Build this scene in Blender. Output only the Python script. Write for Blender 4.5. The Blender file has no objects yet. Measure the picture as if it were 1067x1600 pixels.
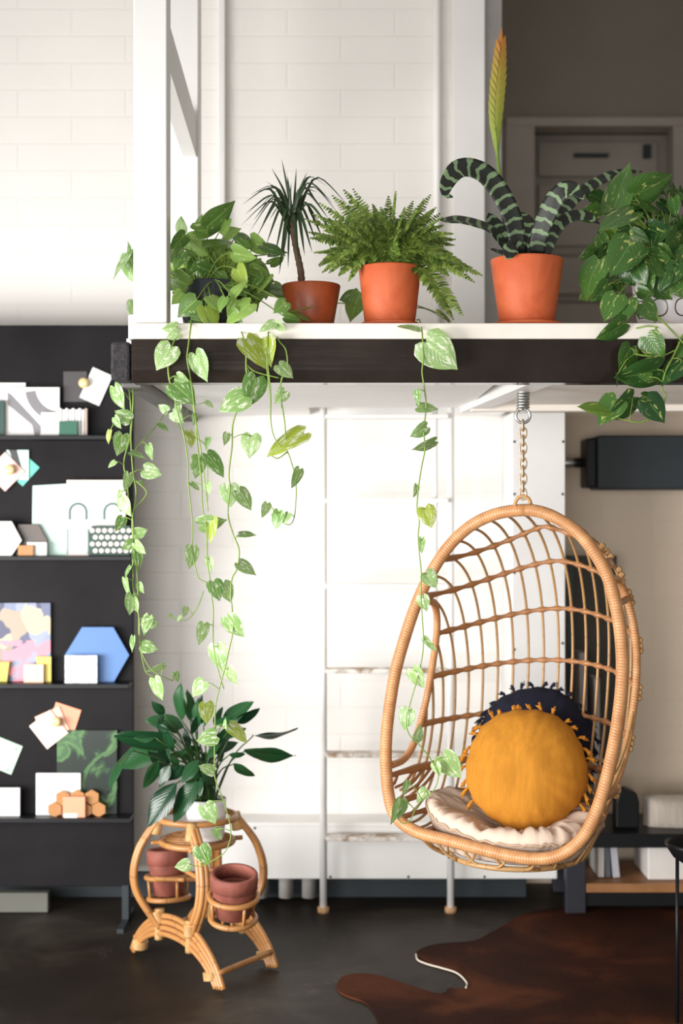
import bpy, math, random
from mathutils import Vector, Matrix, noise

# ------------------------------------------------------------------ camera, world, light, exposure
scn = bpy.context.scene
COL = scn.collection
F = 50.0 / 36.0 * 1600.0            # focal length in photo pixels
EYE = 1.5

cam_d = bpy.data.cameras.new('camera')
cam = bpy.data.objects.new('camera', cam_d)
COL.objects.link(cam)
cam.location = (0, 0, EYE)
cam.rotation_euler = (math.pi / 2, 0, 0)
cam_d.lens = 50.0
cam_d.sensor_width = 36.0
cam_d.clip_start = 0.05
cam_d.dof.use_dof = True
cam_d.dof.focus_distance = 3.95
cam_d.dof.aperture_fstop = 2.0
scn.camera = cam

world = bpy.data.worlds.new('daylight')
scn.world = world
world.use_nodes = True
bg = world.node_tree.nodes['Background']
bg.inputs['Color'].default_value = (1.0, 0.96, 0.92, 1)
bg.inputs['Strength'].default_value = 0.36

def area(name, loc, target, sx, sy, power, color):
    d = bpy.data.lights.new(name, 'AREA')
    d.shape = 'RECTANGLE'
    d.size, d.size_y = sx, sy
    d.energy = power
    d.color = color
    o = bpy.data.objects.new(name, d)
    COL.objects.link(o)
    o.location = loc
    o.rotation_euler = (Vector(target) - Vector(loc)).to_track_quat('-Z', 'Y').to_euler()
    return o
# daylight through the big window on the left and the shop front behind the camera
area('window_daylight', (-3.2, 2.3, 0.95), (0.5, 5.5, 1.0), 2.8, 1.5, 78, (1.0, 0.985, 0.965)).data.spread = math.radians(105)
area('shopfront_daylight', (-1.2, -2.2, 1.2), (0.1, 5.4, 0.95), 3.2, 1.9, 24, (1.0, 0.98, 0.95)).data.spread = math.radians(75)

scn.view_settings.view_transform = 'Standard'
scn.view_settings.look = 'None'
scn.view_settings.gamma = 1.0
scn.view_settings.use_curve_mapping = False
scn.view_settings.exposure = 0.45

# ------------------------------------------------------------------ helpers
rnd = random.Random(7)
OFF = {}
def P(px, py, Y):
    return Vector(((px - 533.5) / F * Y, Y, EYE - (py - 800.0) / F * Y))
def G(px, py, z=0.0):
    Y = F * (EYE - z) / (py - 800.0)
    return Vector(((px - 533.5) / F * Y, Y, z))

def thing(name, label, cat, loc=(0, 0, 0), group=None, kind=None):
    o = bpy.data.objects.new(name, None)
    COL.objects.link(o)
    o.empty_display_size = 0.05
    o.location = loc
    OFF[o] = Vector(loc)
    tag(o, label, cat, group, kind)
    return o
def tag(o, label=None, cat=None, group=None, kind=None):
    if label: o['label'] = label
    if cat: o['category'] = cat
    if group: o['group'] = group
    if kind: o['kind'] = kind
    return o

def lerp(a, b, t): return a + (b - a) * t
def prof(tab, t):
    for (t0, v0), (t1, v1) in zip(tab, tab[1:]):
        if t <= t1:
            return lerp(v0, v1, (t - t0) / (t1 - t0) if t1 > t0 else 0)
    return tab[-1][1]

def spline(pts, n, closed=False):
    """Catmull-Rom through pts, resampled to n points evenly by length."""
    pts = [Vector(p) for p in pts]
    m = len(pts)
    if m == 2 and not closed:
        return [pts[0].lerp(pts[1], i / (n - 1)) for i in range(n)]
    dense = []
    segs = m if closed else m - 1
    for i in range(segs):
        if closed:
            p0, p1, p2, p3 = pts[i - 1], pts[i], pts[(i + 1) % m], pts[(i + 2) % m]
        else:
            p1, p2 = pts[i], pts[i + 1]
            p0 = pts[i - 1] if i > 0 else p1 * 2 - p2
            p3 = pts[i + 2] if i + 2 < m else p2 * 2 - p1
        for k in range(10):
            t = k / 10.0
            dense.append(0.5 * ((2 * p1) + (p2 - p0) * t + (2 * p0 - 5 * p1 + 4 * p2 - p3) * t * t + (3 * p1 - p0 - 3 * p2 + p3) * t ** 3))
    dense.append(pts[0].copy() if closed else pts[-1].copy())
    L = [0.0]
    for a, b in zip(dense, dense[1:]):
        L.append(L[-1] + (b - a).length)
    tot = L[-1]
    out, j = [], 0
    cnt = n if closed else n - 1
    for i in range(n):
        s = tot * i / cnt
        while j < len(L) - 2 and L[j + 1] < s: j += 1
        d = L[j + 1] - L[j]
        out.append(dense[j].lerp(dense[j + 1], (s - L[j]) / d if d > 1e-9 else 0))
    return out

HEART = [(0, .74), (.07, .92), (.18, 1), (.34, .99), (.5, .87), (.65, .66), (.78, .42), (.88, .2), (.95, .07), (1, 0)]
LANCE = [(0, .06), (.1, .45), (.22, .8), (.38, 1), (.55, .96), (.72, .72), (.86, .4), (.95, .15), (1, 0)]
STRAP = [(0, .75), (.2, .9), (.5, 1), (.75, .9), (.88, .65), (.95, .35), (1, .05)]

class MB:
    def __init__(s):
        s.v, s.f, s.uv, s.mi, s.val, s.cur = [], [], [], [], [], 0.5
        s.m = 0
    def add(s, verts, faces, uvs=None):
        b = len(s.v)
        s.v += [Vector(p) for p in verts]
        s.val += [s.cur] * len(verts)
        for fc in faces:
            s.f.append([i + b for i in fc])
            s.mi.append(s.m)
            s.uv.append([uvs[i] for i in fc] if uvs else [(0, 0)] * len(fc))
        return b
    def box(s, lo, hi, mat=None):
        x0, y0, z0 = lo; x1, y1, z1 = hi
        vs = [Vector(p) for p in ((x0, y0, z0), (x1, y0, z0), (x1, y1, z0), (x0, y1, z0), (x0, y0, z1), (x1, y0, z1), (x1, y1, z1), (x0, y1, z1))]
        if mat: vs = [mat @ p for p in vs]
        s.add(vs, [(0, 3, 2, 1), (4, 5, 6, 7), (0, 1, 5, 4), (1, 2, 6, 5), (2, 3, 7, 6), (3, 0, 4, 7)])
        return s
    def tube(s, path, r, n=8, closed=False, cap=True):
        """sweep; r is a number or f(t)"""
        m = len(path)
        rings = []
        t0 = (path[1] - path[0]).normalized()
        ref = Vector((0, 0, 1)) if abs(t0.z) < 0.9 else Vector((1, 0, 0))
        nrm = (ref - t0 * ref.dot(t0)).normalized()
        ln, us = 0.0, []
        for i in range(m):
            if closed: tg = path[(i + 1) % m] - path[i - 1]
            else: tg = path[min(i + 1, m - 1)] - path[max(i - 1, 0)]
            tg = tg.normalized() if tg.length > 1e-9 else t0
            nrm = nrm - tg * nrm.dot(tg)
            nrm = nrm.normalized() if nrm.length > 1e-6 else tg.orthogonal().normalized()
            bi = tg.cross(nrm)
            rr = r(i / (m - 1.0)) if callable(r) else r
            if i: ln += (path[i] - path[i - 1]).length
            us.append(ln)
            rings.append([path[i] + (nrm * math.cos(2 * math.pi * k / n) + bi * math.sin(2 * math.pi * k / n)) * rr for k in range(n)])
        vs = [p for rg in rings for p in rg]
        uv = [(us[i], k / n) for i in range(m) for k in range(n)]
        fs = []
        for i in range(m if closed else m - 1):
            a, b = i * n, ((i + 1) % m) * n
            for k in range(n):
                fs.append((a + k, a + (k + 1) % n, b + (k + 1) % n, b + k))
        if cap and not closed:
            fs.append(tuple(range(n - 1, -1, -1)))
            fs.append(tuple((m - 1) * n + k for k in range(n)))
        s.add(vs, fs, uv)
        return s
    def lathe(s, prf, c, n=40, axis=None):
        """prf: list of (r, z), revolved about a vertical axis through c"""
        rot = axis or Matrix.Identity(3)
        c = Vector(c)
        vs, uv, ln = [], [], 0
        for i, (r, z) in enumerate(prf):
            if i: ln += math.hypot(r - prf[i - 1][0], z - prf[i - 1][1])
            for k in range(n):
                a = 2 * math.pi * k / n
                vs.append(c + rot @ Vector((r * math.cos(a), r * math.sin(a), z)))
                uv.append((k / n, ln))
        fs = []
        for i in range(len(prf) - 1):
            for k in range(n):
                fs.append((i * n + k, i * n + (k + 1) % n, (i + 1) * n + (k + 1) % n, (i + 1) * n + k))
        s.add(vs, fs, uv)
        return s
    def prism(s, poly, depth, mat=None):
        """poly: list of (x, z) in a plane facing -Y at y=0, going back by depth"""
        n = len(poly)
        vs = [Vector((x, 0, z)) for x, z in poly] + [Vector((x, depth, z)) for x, z in poly]
        if mat: vs = [mat @ p for p in vs]
        fs = [tuple(range(n)), tuple(range(2 * n - 1, n - 1, -1))]
        for i in range(n):
            fs.append((i, i + n, (i + 1) % n + n, (i + 1) % n))
        s.add(vs, fs)
        return s
    def ball(s, c, r, n=10, sc=(1, 1, 1)):
        c = Vector(c)
        prf = [(r * math.sin(math.pi * i / n) * 1.0, -r * math.cos(math.pi * i / n)) for i in range(n + 1)]
        b = len(s.v)
        s.lathe(prf, (0, 0, 0), n + 4)
        for i in range(b, len(s.v)):
            p = s.v[i]
            s.v[i] = c + Vector((p.x * sc[0], p.y * sc[1], p.z * sc[2]))
        return s
    def leaf(s, base, tip, wid, nrm, shape=HEART, fold=.18, droop=.12, notch=.17, rows=9, cols=3, wave=.0, mid=None):
        base, tip = Vector(base), Vector(tip)
        d = tip - base
        L = d.length
        if L < 1e-5: return
        d.normalize()
        nrm = Vector(nrm)
        nrm = nrm - d * nrm.dot(d)
        nrm = nrm.normalized() if nrm.length > 1e-4 else d.orthogonal().normalized()
        sd = d.cross(nrm)
        s.cur = rnd.random()
        ph = rnd.random() * 6
        vs, uv = [], []
        for i in range(rows + 1):
            t = i / rows
            hw = wid * .5 * prof(shape, t)
            for j in range(-cols, cols + 1):
                q = j / cols
                aq = abs(q)
                yb = t * L - notch * L * math.sin(math.pi * min(aq * .62, .5)) * (1 - t) ** 4
                if notch and i == 0: yb += notch * L * .55 * aq ** 4
                x = q * hw
                h = abs(x) * fold - droop * L * (t - .25) ** 2 * 1.3 + wave * L * math.sin(t * 9 + ph + (3 if q > 0 else 0)) * aq ** 2
                h -= fold * .9 * hw * aq ** 3
                vs.append(base + d * yb + sd * x + nrm * h)
                uv.append((q * .5 + .5, t))
        w = 2 * cols + 1
        fs = []
        for i in range(rows):
            for j in range(w - 1):
                fs.append((i * w + j, i * w + j + 1, (i + 1) * w + j + 1, (i + 1) * w + j))
        s.add(vs, fs, uv)
        s.cur = .5
    def ribbon(s, path, wid, nrm, shape=STRAP, fold=.25, cols=3):
        m = len(path)
        nrm = Vector(nrm)
        vs, uv = [], []
        s.cur = rnd.random()
        ln = 0
        sdp = None
        for i in range(m):
            tg = (path[min(i + 1, m - 1)] - path[max(i - 1, 0)]).normalized()
            sd = tg.cross(nrm)
            if sd.length < .15: sd = sdp or tg.orthogonal()
            sd.normalize()
            if sdp and sd.dot(sdp) < 0: sd = -sd
            sdp = sd
            nn = sd.cross(tg)
            if i: ln += (path[i] - path[i - 1]).length
            hw = wid * .5 * prof(shape, i / (m - 1.0))
            for j in range(-cols, cols + 1):
                q = j / cols
                vs.append(path[i] + sd * (q * hw) + nn * (abs(q) ** 1.5 * hw * fold))
                uv.append((q * .5 + .5, ln))
        w = 2 * cols + 1
        fs = [(i * w + j, i * w + j + 1, (i + 1) * w + j + 1, (i + 1) * w + j) for i in range(m - 1) for j in range(w - 1)]
        s.add(vs, fs, uv)
        s.cur = .5
    def build(s, name, mat, parent=None, smooth=True, bevel=0, label=None, thick=0, sub=0):
        off = OFF[parent] if parent else Vector((0, 0, 0))
        me = bpy.data.meshes.new(name)
        me.from_pydata([p - off for p in s.v], [], s.f)
        uvl = me.uv_layers.new(name='UVMap')
        flat = [c for fc in s.uv for uvp in fc for c in uvp]
        uvl.data.foreach_set('uv', flat)
        at = me.attributes.new('leafrand', 'FLOAT', 'POINT')
        at.data.foreach_set('value', s.val)
        mats = mat if isinstance(mat, (list, tuple)) else [mat]
        for m in mats: me.materials.append(m)
        me.polygons.foreach_set('material_index', s.mi)
        me.polygons.foreach_set('use_smooth', [smooth] * len(s.f))
        me.update()
        o = bpy.data.objects.new(name, me)
        COL.objects.link(o)
        if parent: o.parent = parent
        OFF[o] = off
        if thick:
            md = o.modifiers.new('solid', 'SOLIDIFY'); md.thickness = thick; md.offset = 0
        if bevel:
            md = o.modifiers.new('bevel', 'BEVEL'); md.width = bevel; md.segments = 2; md.limit_method = 'ANGLE'
        if sub:
            md = o.modifiers.new('sub', 'SUBSURF'); md.levels = sub; md.render_levels = sub
        if label: o['label'] = label
        return o

def struct(name, mb, mat, bevel=0):
    o = mb.build(name, mat, None, smooth=False, bevel=bevel)
    o['kind'] = 'structure'
    return o
def solo(name, mb, mat, label, cat, group=None, **kw):
    """a thing that is one mesh; its origin is moved to its base"""
    c = sum(mb.v, Vector()) / len(mb.v)
    c.z = min(p.z for p in mb.v)
    root = c
    mb.v = [p - root for p in mb.v]
    o = mb.build(name, mat, None, **kw)
    o.location = root
    OFF[o] = root
    return tag(o, label, cat, group)

# ------------------------------------------------------------------ materials
class NT:
    def __init__(s, name):
        s.mat = bpy.data.materials.new(name)
        s.mat.use_nodes = True
        s.t = s.mat.node_tree
        s.b = s.t.nodes['Principled BSDF']
        s.out = s.t.nodes['Material Output']
    def n(s, typ, **kw):
        nd = s.t.nodes.new('ShaderNode' + typ)
        for k, v in kw.items():
            if hasattr(nd, k) and k not in ('Scale',): setattr(nd, k, v)
            else: nd.inputs[k].default_value = v
        return nd
    def l(s, a, b): s.t.links.new(a, b)
    def ramp(s, src, stops):
        r = s.n('ValToRGB')
        el = r.color_ramp.elements
        while len(el) < len(stops): el.new(.5)
        for e, (p, c) in zip(el, stops):
            e.position = p
            e.color = (*c, 1) if len(c) == 3 else c
        s.l(src, r.inputs[0])
        return r.outputs[0]
    def noise(s, scale, detail=4, vec=None, rough=.55, dist=0):
        nd = s.n('TexNoise')
        nd.inputs['Scale'].default_value = scale
        nd.inputs['Detail'].default_value = detail
        nd.inputs['Roughness'].default_value = rough
        nd.inputs['Distortion'].default_value = dist
        s.l(vec if vec is not None else s.obj(), nd.inputs['Vector'])
        return nd.outputs['Fac']
    def obj(s):
        return s.n('TexCoord').outputs['Object']
    def uv(s):
        return s.n('TexCoord').outputs['UV']
    def math(s, op, a, b=None, c=None):
        nd = s.n('Math', operation=op)
        for i, v in enumerate((a, b, c)):
            if v is None: continue
            if isinstance(v, (int, float)): nd.inputs[i].default_value = v
            else: s.l(v, nd.inputs[i])
        return nd.outputs[0]
    def mix(s, fac, a, b):
        nd = s.n('Mix', data_type='RGBA')
        for i, v in ((0, fac), (6, a), (7, b)):
            if isinstance(v, tuple): nd.inputs[i].default_value = (*v, 1)
            elif isinstance(v, (int, float)): nd.inputs[i].default_value = v
            else: s.l(v, nd.inputs[i])
        return nd.outputs[2]
    def bump(s, h, strength=.3, dist=.01):
        nd = s.n('Bump')
        nd.inputs['Strength'].default_value = strength
        nd.inputs['Distance'].default_value = dist
        s.l(h, nd.inputs['Height'])
        s.l(nd.outputs[0], s.b.inputs['Normal'])
    def col(s, c):
        if isinstance(c, tuple): s.b.inputs['Base Color'].default_value = (*c, 1)
        else: s.l(c, s.b.inputs['Base Color'])
    def set(s, **kw):
        for k, v in kw.items(): s.b.inputs[k.replace('_', ' ')].default_value = v
        return s

def srgb(r, g, b):
    f = lambda c: ((c / 255 + .055) / 1.055) ** 2.4 if c > 10.3 else c / 255 / 12.92
    return (f(r), f(g), f(b))

def plain(name, c, rough=.5, var=.06, scale=12, metal=0, bump=0, spec=.5):
    m = NT(name)
    a = tuple(x * (1 - var) for x in c); b = tuple(min(1, x * (1 + var)) for x in c)
    nz = m.noise(scale)
    m.col(m.ramp(nz, [(.3, a), (.7, b)]))
    m.set(Roughness=rough, Metallic=metal)
    m.b.inputs['Specular IOR Level'].default_value = spec
    if bump: m.bump(nz, bump, .004)
    return m.mat

def block_wall(name, c, cm, strength=.5):
    m = NT(name)
    sp = m.n('SeparateXYZ'); m.l(m.obj(), sp.inputs[0])
    cb = m.n('CombineXYZ'); m.l(sp.outputs[0], cb.inputs[0]); m.l(sp.outputs[2], cb.inputs[1])
    br = m.n('TexBrick')
    m.l(cb.outputs[0], br.inputs['Vector'])
    br.offset = .5
    br.inputs['Scale'].default_value = 1.0
    br.inputs['Brick Width'].default_value = .42
    br.inputs['Row Height'].default_value = .105
    br.inputs['Mortar Size'].default_value = .006
    br.inputs['Mortar Smooth'].default_value = .6
    nz = m.noise(3, 5)
    base = m.ramp(nz, [(.3, tuple(x * .96 for x in c)), (.7, c)])
    m.col(m.mix(m.math('MULTIPLY', br.outputs['Fac'], .16), base, cm))
    m.set(Roughness=.6)
    h = m.math('ADD', m.math('MULTIPLY', br.outputs['Fac'], -1.0), m.math('MULTIPLY', m.noise(45, 4), .18))
    m.bump(h, strength, .006)
    return m.mat

def leaf_mat(name, dark, light, varieg=None, vthr=.62, rough=.32, midrib=.5, transl=.28, yellow=None):
    m = NT(name)
    at = m.n('Attribute'); at.attribute_name = 'leafrand'
    base = m.mix(at.outputs['Fac'], dark, light)
    if yellow:
        base = m.mix(m.math('GREATER_THAN', at.outputs['Fac'], .93), base, yellow)
    sp = m.n('SeparateXYZ'); m.l(m.uv(), sp.inputs[0])
    mid = m.math('ABSOLUTE', m.math('SUBTRACT', sp.outputs[0], .5))
    if varieg:
        mp = m.n('Mapping'); mp.inputs['Scale'].default_value = (2.2, 1, 1)
        m.l(m.uv(), mp.inputs[0])
        ad = m.n('VectorMath', operation='ADD')
        cb = m.n('CombineXYZ'); m.l(m.math('MULTIPLY', at.outputs['Fac'], 37.0), cb.inputs[0]); m.l(m.math('MULTIPLY', at.outputs['Fac'], 11.0), cb.inputs[2])
        m.l(mp.outputs[0], ad.inputs[0]); m.l(cb.outputs[0], ad.inputs[1])
        v = m.noise(3.4, 5, ad.outputs[0], .62, .6)
        base = m.mix(m.ramp(v, [(vthr - .03, (0, 0, 0)), (vthr + .05, (1, 1, 1))]), base, varieg)
    rib = m.ramp(mid, [(.0, (1, 1, 1)), (.035, (0, 0, 0))])
    m.col(m.mix(m.math('MULTIPLY', rib, midrib), base, tuple(min(1, x * 1.7 + .03) for x in light)))
    m.set(Roughness=rough)
    # side veins
    w = m.math('SINE', m.math('MULTIPLY', m.math('SUBTRACT', sp.outputs[1], m.math('MULTIPLY', mid, .9)), 60.0))
    m.bump(w, .12, .002)
    tr = m.n('BsdfTranslucent')
    m.l(m.b.inputs['Base Color'].links[0].from_socket, tr.inputs['Color'])
    mx = m.n('MixShader'); mx.inputs[0].default_value = transl
    m.l(m.b.outputs[0], mx.inputs[1]); m.l(tr.outputs[0], mx.inputs[2])
    m.l(mx.outputs[0], m.out.inputs['Surface'])
    return m.mat

def terracotta(name, c, c2, rough=.6, blotch=6):
    m = NT(name)
    a = m.ramp(m.noise(blotch, 5, None, .6, .8), [(.3, c2), (.6, c)])
    chalk = m.ramp(m.noise(14, 6, None, .7), [(.66, (0, 0, 0)), (.8, (.35, .35, .35))])
    m.col(m.mix(chalk, a, tuple(min(1, x * 1.25 + .06) for x in c)))
    m.set(Roughness=rough)
    m.bump(m.noise(60, 3), .12, .002)
    return m.mat

def rattan_wrap(name, c, c2, pitch=.0085, strength=.5):
    m = NT(name)
    sp = m.n('SeparateXYZ'); m.l(m.uv(), sp.inputs[0])
    ph = m.math('FRACT', m.math('DIVIDE', m.math('ADD', sp.outputs[0], m.math('MULTIPLY', sp.outputs[1], pitch)), pitch))
    h = m.math('SINE', m.math('MULTIPLY', ph, math.pi))
    nz = m.noise(25, 4)
    col = m.ramp(nz, [(.3, c2), (.7, c)])
    gap = m.ramp(h, [(.0, (1, 1, 1)), (.28, (0, 0, 0))])
    m.col(m.mix(m.math('MULTIPLY', gap, .55), col, tuple(x * .45 for x in c2)))
    m.set(Roughness=.34)
    m.bump(h, strength, .002)
    return m.mat

def cane(name, c, c2, node=.11):
    m = NT(name)
    sp = m.n('SeparateXYZ'); m.l(m.uv(), sp.inputs[0])
    mp = m.n('Mapping'); mp.inputs['Scale'].default_value = (4, 30, 1); m.l(m.uv(), mp.inputs[0])
    nz = m.noise(3, 5, mp.outputs[0])
    col = m.ramp(nz, [(.3, c2), (.7, c)])
    fr = m.math('FRACT', m.math('DIVIDE', sp.outputs[0], node))
    ring = m.ramp(m.math('ABSOLUTE', m.math('SUBTRACT', fr, .5)), [(.0, (1, 1, 1)), (.035, (0, 0, 0))])
    m.col(m.mix(m.math('MULTIPLY', ring, .5), col, tuple(x * .5 for x in c2)))
    m.set(Roughness=.36)
    m.bump(ring, .25, .002)
    return m.mat

def fabric(name, c, rough=.85, weave=420, slub=.12):
    m = NT(name)
    mp = m.n('Mapping'); mp.inputs['Scale'].default_value = (1, 1, .12); m.l(m.obj(), mp.inputs[0])
    nz = m.noise(60, 4, mp.outputs[0])
    m.col(m.ramp(nz, [(.3, tuple(x * (1 - slub) for x in c)), (.7, tuple(min(1, x * (1 + slub)) for x in c))]))
    m.set(Roughness=rough)
    m.b.inputs['Specular IOR Level'].default_value = .2
    m.bump(m.math('ADD', m.noise(weave, 2), nz), .35, .002)
    return m.mat

M = {}
M['wall'] = block_wall('white_painted_block', (.84, .815, .78), (.74, .70, .66), .28)
M['wall_beige'] = block_wall('beige_painted_block', (.86, .72, .57), (.78, .65, .51), .2)
M['white'] = plain('white_paint', (.82, .81, .79), .42, .02, 6)
M['ledge_white'] = plain('cream_ledge_paint', (.80, .75, .68), .45, .04, 9)
M['ceil'] = plain('white_ceiling', (.92, .91, .89), .6, .02, 5)
M['underside'] = plain('cream_underside_boards', (.82, .76, .69), .6, .05, 5)
M['taupe'] = plain('taupe_plaster', (.20, .175, .145), .8, .06, 3)  # part of the upstairs room's darkness is put into this colour
M['taupe_trim'] = plain('grey_door_trim', (.33, .29, .25), .6, .06, 5)  # whitish door and casing, their unlit tone put into the grey
M['joist_grey'] = plain('grey_steel_joist', (.13, .125, .12), .6, .08, 8)
M['column_white'] = plain('column_white_paint', (.72, .71, .70), .5, .03, 6)
M['grey_post'] = plain('grey_painted_post', (.42, .40, .39), .6, .06, 8)  # shade of the return face is put into this grey

def beam_mat():
    m = NT('glossy_black_brown_paint')
    nz = m.noise(5, 4)
    m.col(m.ramp(nz, [(.3, (.016, .011, .009)), (.7, (.028, .02, .016))]))
    m.set(Roughness=.14)
    m.b.inputs['Specular IOR Level'].default_value = .2
    mp = m.n('Mapping'); mp.inputs['Scale'].default_value = (1, 6, 9); m.l(m.obj(), mp.inputs[0])
    m.bump(m.noise(2.5, 3, mp.outputs[0]), .12, .006)
    return m.mat
M['beam'] = beam_mat()
M['beam_end'] = plain('rough_sawn_dark_end', (.03, .027, .03), .9, .5, 90, 0, .8)

def floor_mat():
    m = NT('stained_concrete')
    n1 = m.noise(1.6, 6, None, .6, .5)
    n2 = m.noise(7, 8, None, .7, 1.2)
    c = m.ramp(n1, [(.32, (.012, .009, .007)), (.5, (.024, .018, .014)), (.68, (.062, .052, .042))])
    sp = m.ramp(n2, [(.6, (0, 0, 0)), (.72, (1, 1, 1))])
    c = m.mix(m.math('MULTIPLY', sp, .5), c, (.12, .10, .082))
    m.col(c)
    m.set(Roughness=.5)
    m.b.inputs['Specular IOR Level'].default_value = .14
    m.bump(n2, .12, .004)
    return m.mat
M['floor'] = floor_mat()
def hide_mat():
    m = NT('brown_cowhide')
    n1 = m.noise(2.2, 5, None, .55, .5)
    mp = m.n('Mapping'); mp.inputs['Scale'].default_value = (1, .25, 1); m.l(m.obj(), mp.inputs[0])
    n2 = m.noise(160, 3, mp.outputs[0])
    c = m.ramp(n1, [(.3, (.014, .005, .003)), (.5, (.042, .012, .006)), (.72, (.17, .05, .017))])
    m.col(m.mix(m.math('MULTIPLY', n2, .35), c, (.03, .012, .008)))
    m.set(Roughness=.75)
    m.b.inputs['Specular IOR Level'].default_value = .08
    m.bump(n2, .3, .003)
    return m.mat
M['hide'] = hide_mat()
M['hide_edge'] = plain('pale_hide_edge', (.62, .54, .45), .8)
M['board_black'] = plain('dark_steel_panel', (.014, .013, .0145), .45, .3, 3, 0, 0, .07)
M['ledge_black'] = plain('black_steel_ledge', (.010, .010, .012), .4, .1, 8, 0, 0, .25)
M['black'] = plain('black_metal', (.009, .009, .010), .4, .1, 8, 0, 0, .25)
M['dark_grey'] = plain('dark_grey_enamel', (.030, .038, .044), .5, .1, 6, 0, 0, .3)
M['steel'] = plain('galvanised_steel', (.55, .55, .54), .32, .08, 30, 1)
M['chain'] = plain('weathered_chain', (.55, .40, .27), .4, .2, 60, .5)
M['pot'] = terracotta('orange_terracotta', srgb(214, 108, 62), srgb(186, 80, 40))
M['pot_brown'] = terracotta('brown_terracotta', srgb(182, 88, 44), srgb(120, 54, 28), .4, 4)
M['pot_old'] = terracotta('aged_pink_terracotta', srgb(158, 92, 76), srgb(112, 58, 48), .7)
M['pot_white'] = plain('white_glaze', (.85, .84, .82), .25, .02)
M['pot_black'] = plain('dark_slate_glaze', (.022, .026, .034), .18, .1)
M['soil'] = plain('potting_soil', (.025, .016, .010), .95, .5, 60, 0, .8)
M['pothos'] = leaf_mat('pothos_leaf', srgb(80, 118, 54), srgb(152, 186, 96), srgb(214, 226, 170), .64, rough=.27, yellow=srgb(166, 190, 84))
M['vine_leaf'] = leaf_mat('pale_pothos_leaf', srgb(116, 162, 80), srgb(172, 204, 134), srgb(232, 240, 214), .56, rough=.27, transl=.36, yellow=srgb(172, 190, 72))
M['pothos_dark'] = leaf_mat('golden_pothos_leaf', srgb(36, 74, 36), srgb(86, 126, 58), srgb(210, 216, 130), .62, rough=.22, yellow=srgb(120, 156, 66))
M['lily'] = leaf_mat('peace_lily_leaf', srgb(18, 52, 30), srgb(38, 84, 44), None, rough=.28, midrib=.35, transl=.12)
M['fern'] = leaf_mat('fern_leaf', srgb(74, 104, 40), srgb(158, 182, 86), None, rough=.5, midrib=.2, transl=.3)
M['draca'] = leaf_mat('dracaena_leaf', srgb(26, 42, 24), srgb(60, 84, 46), None, rough=.35, midrib=.2, transl=.1)
M['stem'] = plain('green_stem', srgb(122, 150, 62), .45, .12, 40)
M['stem_dark'] = plain('dark_green_stem', srgb(52, 86, 40), .45, .12, 40)
M['bark'] = plain('brown_bark', srgb(96, 74, 58), .85, .3, 50, 0, .5)
M['rim'] = rattan_wrap('wrapped_rattan', srgb(214, 160, 110), srgb(184, 126, 80), .0085)
M['cane'] = cane('peeled_cane', srgb(196, 156, 104), srgb(166, 122, 76))
M['ring'] = cane('brown_cane', srgb(184, 130, 82), srgb(150, 98, 58), .05)
M['bamboo'] = cane('honey_rattan_pole', srgb(200, 146, 88), srgb(150, 98, 54), .13)
M['bind'] = rattan_wrap('pale_binding', srgb(222, 180, 122), srgb(190, 140, 84), .004, .6)
M['mustard'] = fabric('mustard_linen', srgb(186, 124, 40))
M['navy'] = fabric('navy_cotton', (.012, .013, .026))
M['cream'] = fabric('cream_canvas', srgb(216, 194, 176), .8, 300, .03)
M['wood_shelf'] = plain('pale_wood', srgb(150, 104, 64), .5, .15, 12)

# ------------------------------------------------------------------ the room
WALL = 5.55
struct('floor', MB().box((-2.6, 2.4, -.1), (3.2, 7.6, 0)), M['floor'])  # front edge cut short so world light from below reaches the loft underside
struct('ceiling', MB().box((-4.5, 0.5, 4.2), (3.2, 7.6, 4.3)), M['white'])
wb = MB().box((-4.5, WALL, 0), (.72, WALL + .15, 1.98))
wb.box((-4.5, WALL, 1.98), (.559, WALL + .15, 4.2))
struct('wall_back', wb, M['wall'])
struct('wall_beige', MB().box((.72, 5.75, 0), (2.4, 5.9, 1.95)), M['wall_beige'])
struct('wall_right', MB().box((2.4, 2.6, 0), (2.5, 7.4, 4.2)), M['taupe'])  # unseen wall added to block world light from the right
# upstairs room behind the opening at the top right
DW = 7.2
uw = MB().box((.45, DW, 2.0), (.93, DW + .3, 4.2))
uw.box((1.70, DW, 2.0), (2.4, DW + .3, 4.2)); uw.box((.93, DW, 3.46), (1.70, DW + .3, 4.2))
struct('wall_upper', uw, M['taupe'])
struct('trim_1', MB().box((.559, 5.60, 2.018), (.632, 5.70, 4.2)), M['grey_post'], .004)
dr = MB()
dr.box((.93, DW + .2, 2.02), (1.70, DW + .24, 3.46))
d1 = struct('door_1', dr, M['taupe_trim'])
fr = MB()
fr.box((.832, DW - .03, 2.02), (.975, DW + .1, 3.485)); fr.box((1.672, DW - .03, 2.02), (1.81, DW + .1, 3.485))
fr.box((.832, DW - .035, 3.445), (1.81, DW + .1, 3.49))
fo = fr.build('door_frame', M['taupe_trim'], d1, smooth=False, bevel=.004)
bo = MB()
for zz, hh in ((3.31, .03), (3.15, .14), (2.84, .012), (2.60, .012), (2.46, .012), (2.2, .03)):
    if hh < .02: bo.box((1.0, DW + .185, zz - .006), (1.65, DW + .2, zz + .006))
bo.box((1.02, DW + .17, 2.88), (1.64, DW + .2, 3.20)); bo.box((1.02, DW + .17, 2.63), (1.64, DW + .2, 2.82))
bo.box((1.02, DW + .17, 3.24), (1.64, DW + .2, 3.42)); bo.box((1.02, DW + .17, 2.1), (1.64, DW + .2, 2.58))
bo.build('door_boards', M['taupe_trim'], d1, smooth=False, bevel=.006)
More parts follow.
